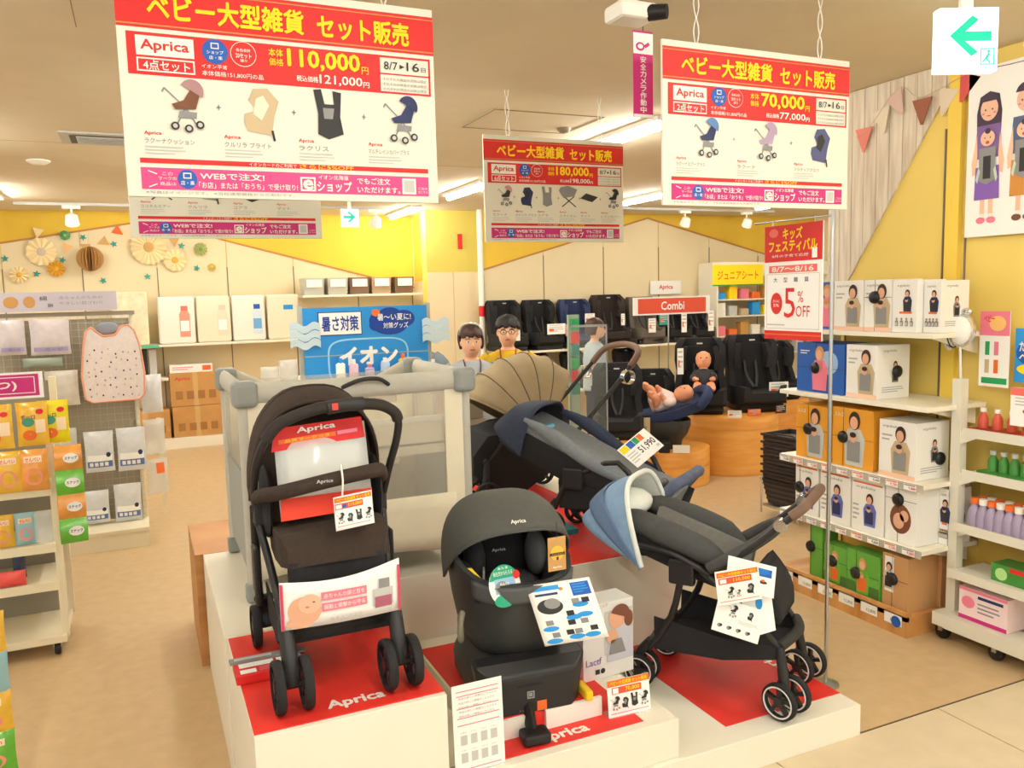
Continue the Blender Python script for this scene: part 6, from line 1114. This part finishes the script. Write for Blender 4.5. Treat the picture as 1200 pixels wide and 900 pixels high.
def band2(P, w, h): P.rect(-.42 * w, .1 * h, .42 * w, .22 * h, mat('pack_lilac2', (170, 160, 196)), 1); P.text('ガーゼ', -.15 * w, .12 * h, .3 * w, .2 * h, purple, 2, 0)
for x, z, w, h, m, pr_, l in ((-.34, .55, .2, .31, tw, band, 'white towel pack with blue band, left on the middle grid row'), (-.12, .54, .2, .33, tw, band, 'white towel pack with blue band, right on the middle grid row'), (-.57, .6, .18, .3, film, None, 'clear crinkled pack at the left of the middle grid row'), (-.39, .16, .18, .25, tw, band, 'white towel pack with blue band leaning on the deck, left'), (-.17, .15, .19, .29, tw, band, 'white towel pack with blue band leaning on the deck, right'), (-.6, 1.45, .26, .26, tw2, band2, 'folded gauze pack with lilac band on the top grid row'), (-.84, 1.46, .17, .25, tw2, band2, 'folded printed gauze pack at the left edge of the top grid row'), (-.55, 1.07, .22, .26, mat('gauze_pack', (208, 200, 186), .5, var=.1, vscale=20), None, 'pale gauze pack left of the bib'), (-.66, 1.36, .26, .07, mat('sage_pack', (150, 160, 144), .5), None, 'flat sage green pack under the gauze packs'), (-.6, .2, .18, .2, film, None, 'clear pack on the deck behind the snack strip')):
    pouch('towel_pack', l, 'towel pack', x, 6.86, z, w, h, .06, m, None, 'towel and gauze packs on the grid', pr_)
for k, (z, h, l) in enumerate(((.95, .3, 'upper'), (.62, .28, 'middle'), (.3, .28, 'lower'))): pouch('end_pack', l + ' clear white pack hanging on the gondola end', 'pack', .05, 7.02, z, .16, h, .08, film if k else tw, None, 'packs on the gondola end', (lambda P, w, h_: P.rect(-.1 * w, .6 * h_, .3 * w, .9 * h_, orange, 1)) if k == 2 else None, .3)
# ---- shelves along the back wall
bx('wall_bench', m_sw, None, -3.5, 3.58, 10.92, 11.28, 0, .135, bevel=.004, label='long low white bench along the left back wall', category='bench')
long_shelf('white wall shelf carrying the tall white packs', -.9, 1.92, 10.86, 11.28, 1.305); long_shelf('white wall shelf carrying the row of baskets', 1.94, 3.56, 10.8, 11.28, 1.86)
long_shelf('lower white wall shelf under the baskets, behind the blue board', 1.94, 3.56, 10.8, 11.28, 1.3)
bx('shelf_tag', mat('mint', (90, 190, 150)), None, -.02, .2, 10.85, 10.858, 1.27, 1.305, label='mint green strip on the wall shelf edge', category='tag')
for k, (a, b_, c) in enumerate(((.21, .63, red), (.65, 1.05, pink), (1.07, 1.47, blue), (1.5, 1.9, sky))):
    t = thing('white_pack', ('tall white pack with coral bottle picture, first on the wall shelf', 'tall cream pack with faint pink bottle, second on the wall shelf', 'tall white pack with blue-capped bottle, third on the wall shelf', 'tall white pack with small blue mark, fourth on the wall shelf')[k], 'pack', (a, 10.9, 1.306), 0, 'tall white packs on the wall shelf'); w = b_ - a
    MB().box(0, w, 0, .2, 0, .575).build('bag', mat('pack_milk%d' % (k % 2), (236, 234 - 8 * (k % 2), 220 - 22 * (k % 2)), .35), t, bevel=.03, seg=3); P = Panel(t, FRONT((0, 0, 0)))
    if k < 3: P.poly([(.24, .08), (.36, .08), (.36, .36), (.34, .4), (.26, .4), (.24, .36)], (mat('bottle_coral', (240, 150, 130)), mat('bottle_peach', (246, 216, 190)), mat('bottle_pale', (214, 226, 232)))[k], 1); P.rect(.26, .4, .34, .46, (mat('cap_coral', (236, 110, 96)), mat('cap_peach', (244, 196, 176)), blue)[k], 1); P.rect(.25, .15, .35, .28, (paper, paper, mat('bottle_label', (110, 170, 220)))[k], 2)
    else: P.rect(.2, .38, .32, .44, sky, 1)
    P.done()
bx('pattern_pack', mat('cream_pattern', (236, 222, 186), .5, var=.12, vscale=14), None, -.3, .1, 10.9, 11.15, 1.306, 1.95, bevel=.02, label='cream patterned pack left of the tall white packs', category='pack')
def carton(label, x0, x1, y0, y1, z0, z1, txt=None):
    t = thing('cardboard_carton', label, 'carton', (0, 0, 0), 0, 'cardboard cartons on the wall base'); bx('carton', mat('cardboard', (196, 146, 84), .75, var=.05, vscale=10), t, x0, x1, y0, y1, z0, z1, bevel=.004); bx('tape', mat('tape', (206, 166, 110)), t, (x0 + x1) / 2 - .03, (x0 + x1) / 2 + .03, y0 - .001, y0, z0, z1)
    P = Panel(t, FRONT((x0, y0, z0))); w, h = x1 - x0, z1 - z0
    if txt: P.text('Aprica', .1 * w, .75 * h, .4 * w, .88 * h, red, 1, .02)
    for k in range(4): P.rect((.1 + .22 * k) * w, .2 * h, (.24 + .22 * k) * w, .45 * h, mat('carton_print', (160, 112, 60)), 1)
    P.done()
carton('upper brown carton with red lettering on the wall base', .29, .88, 10.95, 11.25, .525, .94, True); carton('lower brown carton on the wall base under the red-lettered one', .3, .88, 10.95, 11.25, .136, .52); carton('brown carton at the left of the carton stack', -.3, .27, 10.98, 11.25, .136, .5)
t = thing('flat_white_box', 'flat white box lying on the upper brown carton', 'box', (.3, 10.97, .941)); bx('carton', paper, t, 0, .5, 0, .25, 0, .1); P = Panel(t, FRONT((0, 0, 0))); P.rect(.38, .02, .48, .08, orange, 1); P.lines(.03, .02, .3, .07, 2, pink, 1); P.done()
for k in range(3): bx('dark_frame_pack', (mat('maroon', (110, 66, 56)), dark, ltgrey)[k], None, -.12 + .1 * k, -.04 + .1 * k, 10.95, 11.1, .9, 1.25, label=('maroon', 'black', 'pale grey')[k] + ' slim pack standing beside the carton stack', category='pack', group='slim packs beside the cartons')
bx('inner_shelf', m_sw, None, -.9, .28, 10.9, 11.28, .86, .89, label='short wall shelf left of the carton stack', category='shelf')
def wire_basket(label, x, m, w=.27):
    t = thing('storage_basket', label, 'basket', (x, 10.86, 1.861), 0, 'storage baskets on the wall shelf'); b = MB(); b.loft([[(-a, -c, z), (a, -c, z), (a, c, z), (-a, c, z)] for z, a, c in ((0, w * .45, .14), (.22, w * .5, .17), (.22, w * .46, .15), (.02, w * .42, .12))], smooth=False); t.location.y += .17; b.build('body', m, t); b = MB()
    for k in range(5): b.loft([[(-a, -c, z), (a, -c, z), (a, c, z), (-a, c, z)] for z, a, c in ((.02 + .042 * k, w * .46 + .005, .148 + .004 * k), (.038 + .042 * k, w * .46 + .008, .15 + .004 * k))], smooth=False)
    b.build('weave_band', m, t); bx('label_card', paper, t, -.1, .1, -.185, -.18, .1, .2)
for k, x in enumerate((2.1, 2.41, 2.7, 3.0, 3.32)): wire_basket(('pale grey basket, leftmost on the wall shelf', 'pale grey basket, second on the wall shelf', 'brown basket, third on the wall shelf', 'beige brown basket, fourth on the wall shelf', 'dark brown basket, rightmost on the wall shelf')[k], x, (mat('bask_grey', (196, 194, 180)), mat('bask_grey', (196, 194, 180)), mat('bask_brown', (128, 100, 80)), mat('bask_tan', (186, 158, 124)), mat('bask_brown', (128, 100, 80)))[k])
bx('evacuation_tag', red, None, 3.93, 3.99, 10.375, 10.386, 2.42, 2.62, label='small red vertical tag on the yellow column', category='tag')
# ---- blue promotion board on its gondola
t = thing('promo_gondola', 'white shelf gondola behind the playpen carrying the blue board', 'gondola', (0, 5.62, 0)); bx('body', m_sw, t, .95, 1.9, .02, .6, 0, 1.24); bx('tray', m_sw, t, .7, 1.93, -.14, .02, 1.215, 1.24)
for x in (.985, 1.885): bx('slotted_post', mat('post_grey', (186, 184, 172), .4), t, x - .018, x + .018, .015, .03, 1.24, 1.76)
t = thing('promo_board', 'bright blue promotion board with Japanese lettering behind the playpen', 'sign', (.995, 5.6, 1.245)); w, h = .87, .5
bx('board', mat('promo_blue', (38, 140, 214), .4), t, 0, w, 0, .008, 0, h); P = Panel(t, FRONT((0, 0, 0))); 
P.rect(.1, .31, .4, .47, navyp, 1); P.rect(.106, .316, .394, .464, paper, 2); P.text('暑さ対策', .125, .34, .375, .44, mat('promo_navy', (26, 64, 150)), 3, .022)
for q, (cx, cy, rx, ry) in enumerate(((.52, .4, .07, .06), (.6, .43, .09, .06), (.7, .41, .08, .06), (.6, .36, .12, .06), (.5, .37, .05, .04))): P.disc(cx, cy, rx, ry, mat('promo_navy', (26, 64, 150)), .6 + .2 * q)
P.text('暑〜い夏に!', .51, .4, .75, .445, paper, 2.5, .012); P.text('対策グッズ', .55, .345, .73, .385, paper, 2.5, .012); P.disc(.5, .455, .03, .025, orange, 2)
for k in range(40):
    a = 2 * PI * k / 40; a2 = 2 * PI * (k + 1) / 40; sx = lambda q: .44 + .28 * abs(math.cos(q)) ** .45 * (1 if math.cos(q) > 0 else -1); sy = lambda q: .13 + .15 * abs(math.sin(q)) ** .45 * (1 if math.sin(q) > 0 else -1)
    P.bar((sx(a), sy(a)), (sx(a2), sy(a2)), .012, mat('promo_pale', (150, 206, 236)), 1)
P.text('イオン', .24, .1, .64, .22, paper, 2, .05); P.rect(0, .17, w, .178, mat('rail_pale', (150, 170, 180)), 1); P.done()
for x, l in ((-.09, 'left'), (.83, 'right')):
    t = thing('wave_panel', 'pale blue wave-shaped panel at the %s of the blue board' % l, 'sign', (.995 + x, 5.59, 1.48)); b = MB()
    for k in range(3): b.prism([(.2 * q / 12, .055 * k + .015 * math.sin(q * .8)) for q in range(13)] + [(.2 * q / 12, .05 + .055 * k + .015 * math.sin(q * .8)) for q in range(12, -1, -1)], FRONT((0, 0, 0)), .004)
    b.build('waves', mat('wave_pale', (196, 218, 228), .3), t)
for k, (x, h, m, c, l) in enumerate(((1.22, .16, paper, sky, 'white tube with blue cap'), (1.31, .15, mat('mist_pink', (226, 190, 206)), paper, 'pale pink bottle'), (1.42, .11, mat('mist_lilac', (196, 186, 216)), pink, 'small lilac bottle'), (1.53, .15, mat('mist_blue', (176, 196, 226)), paper, 'pale blue bottle'), (1.66, .17, mat('mist_yellow', (236, 196, 80)), orange, 'yellow carton-like bottle'), (1.88, .12, mat('mist_denim', (136, 166, 206)), paper, 'blue wrapped bottle'))):
    t = thing('spray_bottle', l + ' on the tray before the blue board', 'bottle', (x, 5.54, 1.241), 0, 'bottles before the blue board'); r = .032; MB().loft([[(*sup(2 * PI * q / 16, r * a, r * .6 * a, 3), z) for q in range(16)] for z, a in ((0, .9), (.01, 1), (h * .75, 1), (h * .82, .5))]).build('body', m, t); MB().cyl((0, 0, h * .8), (0, 0, h), .014, n=10).build('cap', c, t)
for k, (x, l) in enumerate(((.76, 'left'), (.88, 'right'))): pouch('clear_pack', l + ' clear goods pack on the tray left of the blue board', 'pack', x, 5.56, 1.241, .12, .13 + .04 * k, .08, film, None, 'clear packs by the blue board')
# ---- paper decorations on the back wall
def rosette(label, x, z, r, m, m2, ribs=24):
    t = thing('paper_rosette', label, 'decoration', (x, 11.28, z), 0, 'paper rosettes on the wall'); b = MB(); n = ribs
    P_ = [(0, -.03, 0)]; 
    for k in range(n): a = 2 * PI * k / n; rr = r * (1 if k % 2 else .9); P_.append((rr * math.cos(a), -.035 if k % 2 else -.008, rr * math.sin(a)))
    b.add(P_, [(0, 1 + k, 1 + (k + 1) % n) for k in range(n)]); b.build('folded_paper', m, t, solid=.004); MB().ell((0, -.03, 0), (r * .3, .01, r * .3), 12, 6).build('centre', m2, t)
cr1 = mat('paper_cream', (238, 218, 168), .8); cr2 = mat('paper_ochre', (220, 166, 62), .8); cr3 = mat('paper_tan', (206, 164, 104), .8); cr4 = mat('paper_greenish', (176, 186, 120), .8); cr5 = mat('paper_lilac', (206, 190, 176), .8)
rosette('pale lilac-centred rosette, leftmost large one on the back wall', -1.0, 2.447, .17, cr1, cr5); rosette('ochre rosette with bright centre left of the tan paper ball', -.86, 2.25, .1, cr2, mat('paper_gold', (232, 180, 40))); rosette('small pale rosette at the left end of the decorations', -1.25, 2.18, .1, cr1, cr2); rosette('large cream rosette under the hanging boards', .17, 2.5, .22, cr1, cr3, 40); rosette('cream rosette with ochre centre below the large cream one', .46, 2.34, .14, cr1, cr2); rosette('small green rosette at the right of the decorations', .77, 2.476, .085, cr4, mat('paper_olive', (140, 156, 80))); rosette('tiny green rosette by the gable peak at left', -.74, 2.64, .06, mat('paper_green', (110, 176, 120)), cr4); rosette('tiny yellow rosette right of the decorations', .89, 2.25, .05, mat('paper_lemon', (226, 206, 110)), cr1)
t = thing('paper_ball', 'tan honeycomb paper ball hanging on the back wall', 'decoration', (-.49, 11.2, 2.36)); b = MB()
for k in range(12): M = Matrix.Rotation(PI * k / 12, 4, 'Z'); b.add([(.15 * math.cos(a * PI / 12 - PI / 2), 0, .15 * math.sin(a * PI / 12 - PI / 2)) for a in range(13)], [tuple(range(13))], False, M); b.add([(-.15 * math.cos(a * PI / 12 - PI / 2), 0, .15 * math.sin(a * PI / 12 - PI / 2)) for a in range(13)], [tuple(range(13))], False, M)
b.build('honeycomb', cr3, t, solid=.003); MB().cyl((0, 0, .14), (0, .0, .3), .002, n=5).build('string', tan, t)
sp_ = [(.045 * (1 if k % 2 == 0 else .42) * math.cos(PI / 2 + PI * k / 5), .045 * (1 if k % 2 == 0 else .42) * math.sin(PI / 2 + PI * k / 5)) for k in range(10)]
me = MB().prism(sp_, FRONT((0, 0, 0)), .006).mesh('paper_star'); me.materials.append(mat('star_teal', (50, 150, 136), .7))
for k, (x, z) in enumerate(((-1.38, 2.37), (-1.07, 2.19), (-.79, 2.35), (-.55, 2.62), (-.37, 2.1), (-.22, 2.54), (.13, 2.14), (.55, 2.52), (.71, 2.24))):
    o = bpy.data.objects.new('paper_star', me); COL.objects.link(o); o.location = (x, 11.285, z); o.rotation_euler.y = .2 * k; o['label'] = ORD[k] + ' small teal paper star from the left on the back wall'; o['category'] = 'decoration'; o['group'] = 'teal paper stars'
for k, (x, z, m, r, l) in enumerate(((-.17, 2.7, orange, -.9, 'bright orange pennant at the gable peak'), (-.33, 2.57, cr3, 1.2, 'tan pennant below the orange one'), (-.53, 2.5, cr3, 0, 'tan pennant above the paper ball'), (-.73, 2.5, mat('paper_peach', (238, 190, 130)), .4, 'peach pennant left of the paper ball'), (-1.02, 2.68, cr1, .2, 'cream pennant at the left above the lilac rosette'), (.47, 2.58, cr3, 0, 'tan pennant under the large boards'))):
    o = MB().prism([(-.06, .04), (0, -.08), (.06, .04)], FRONT((0, 0, 0)), .004).build('paper_pennant', m, None, (x, 11.284, z), label=l + ' on the back wall', category='pennant', group='paper pennants on the back wall'); o.rotation_euler.y = r
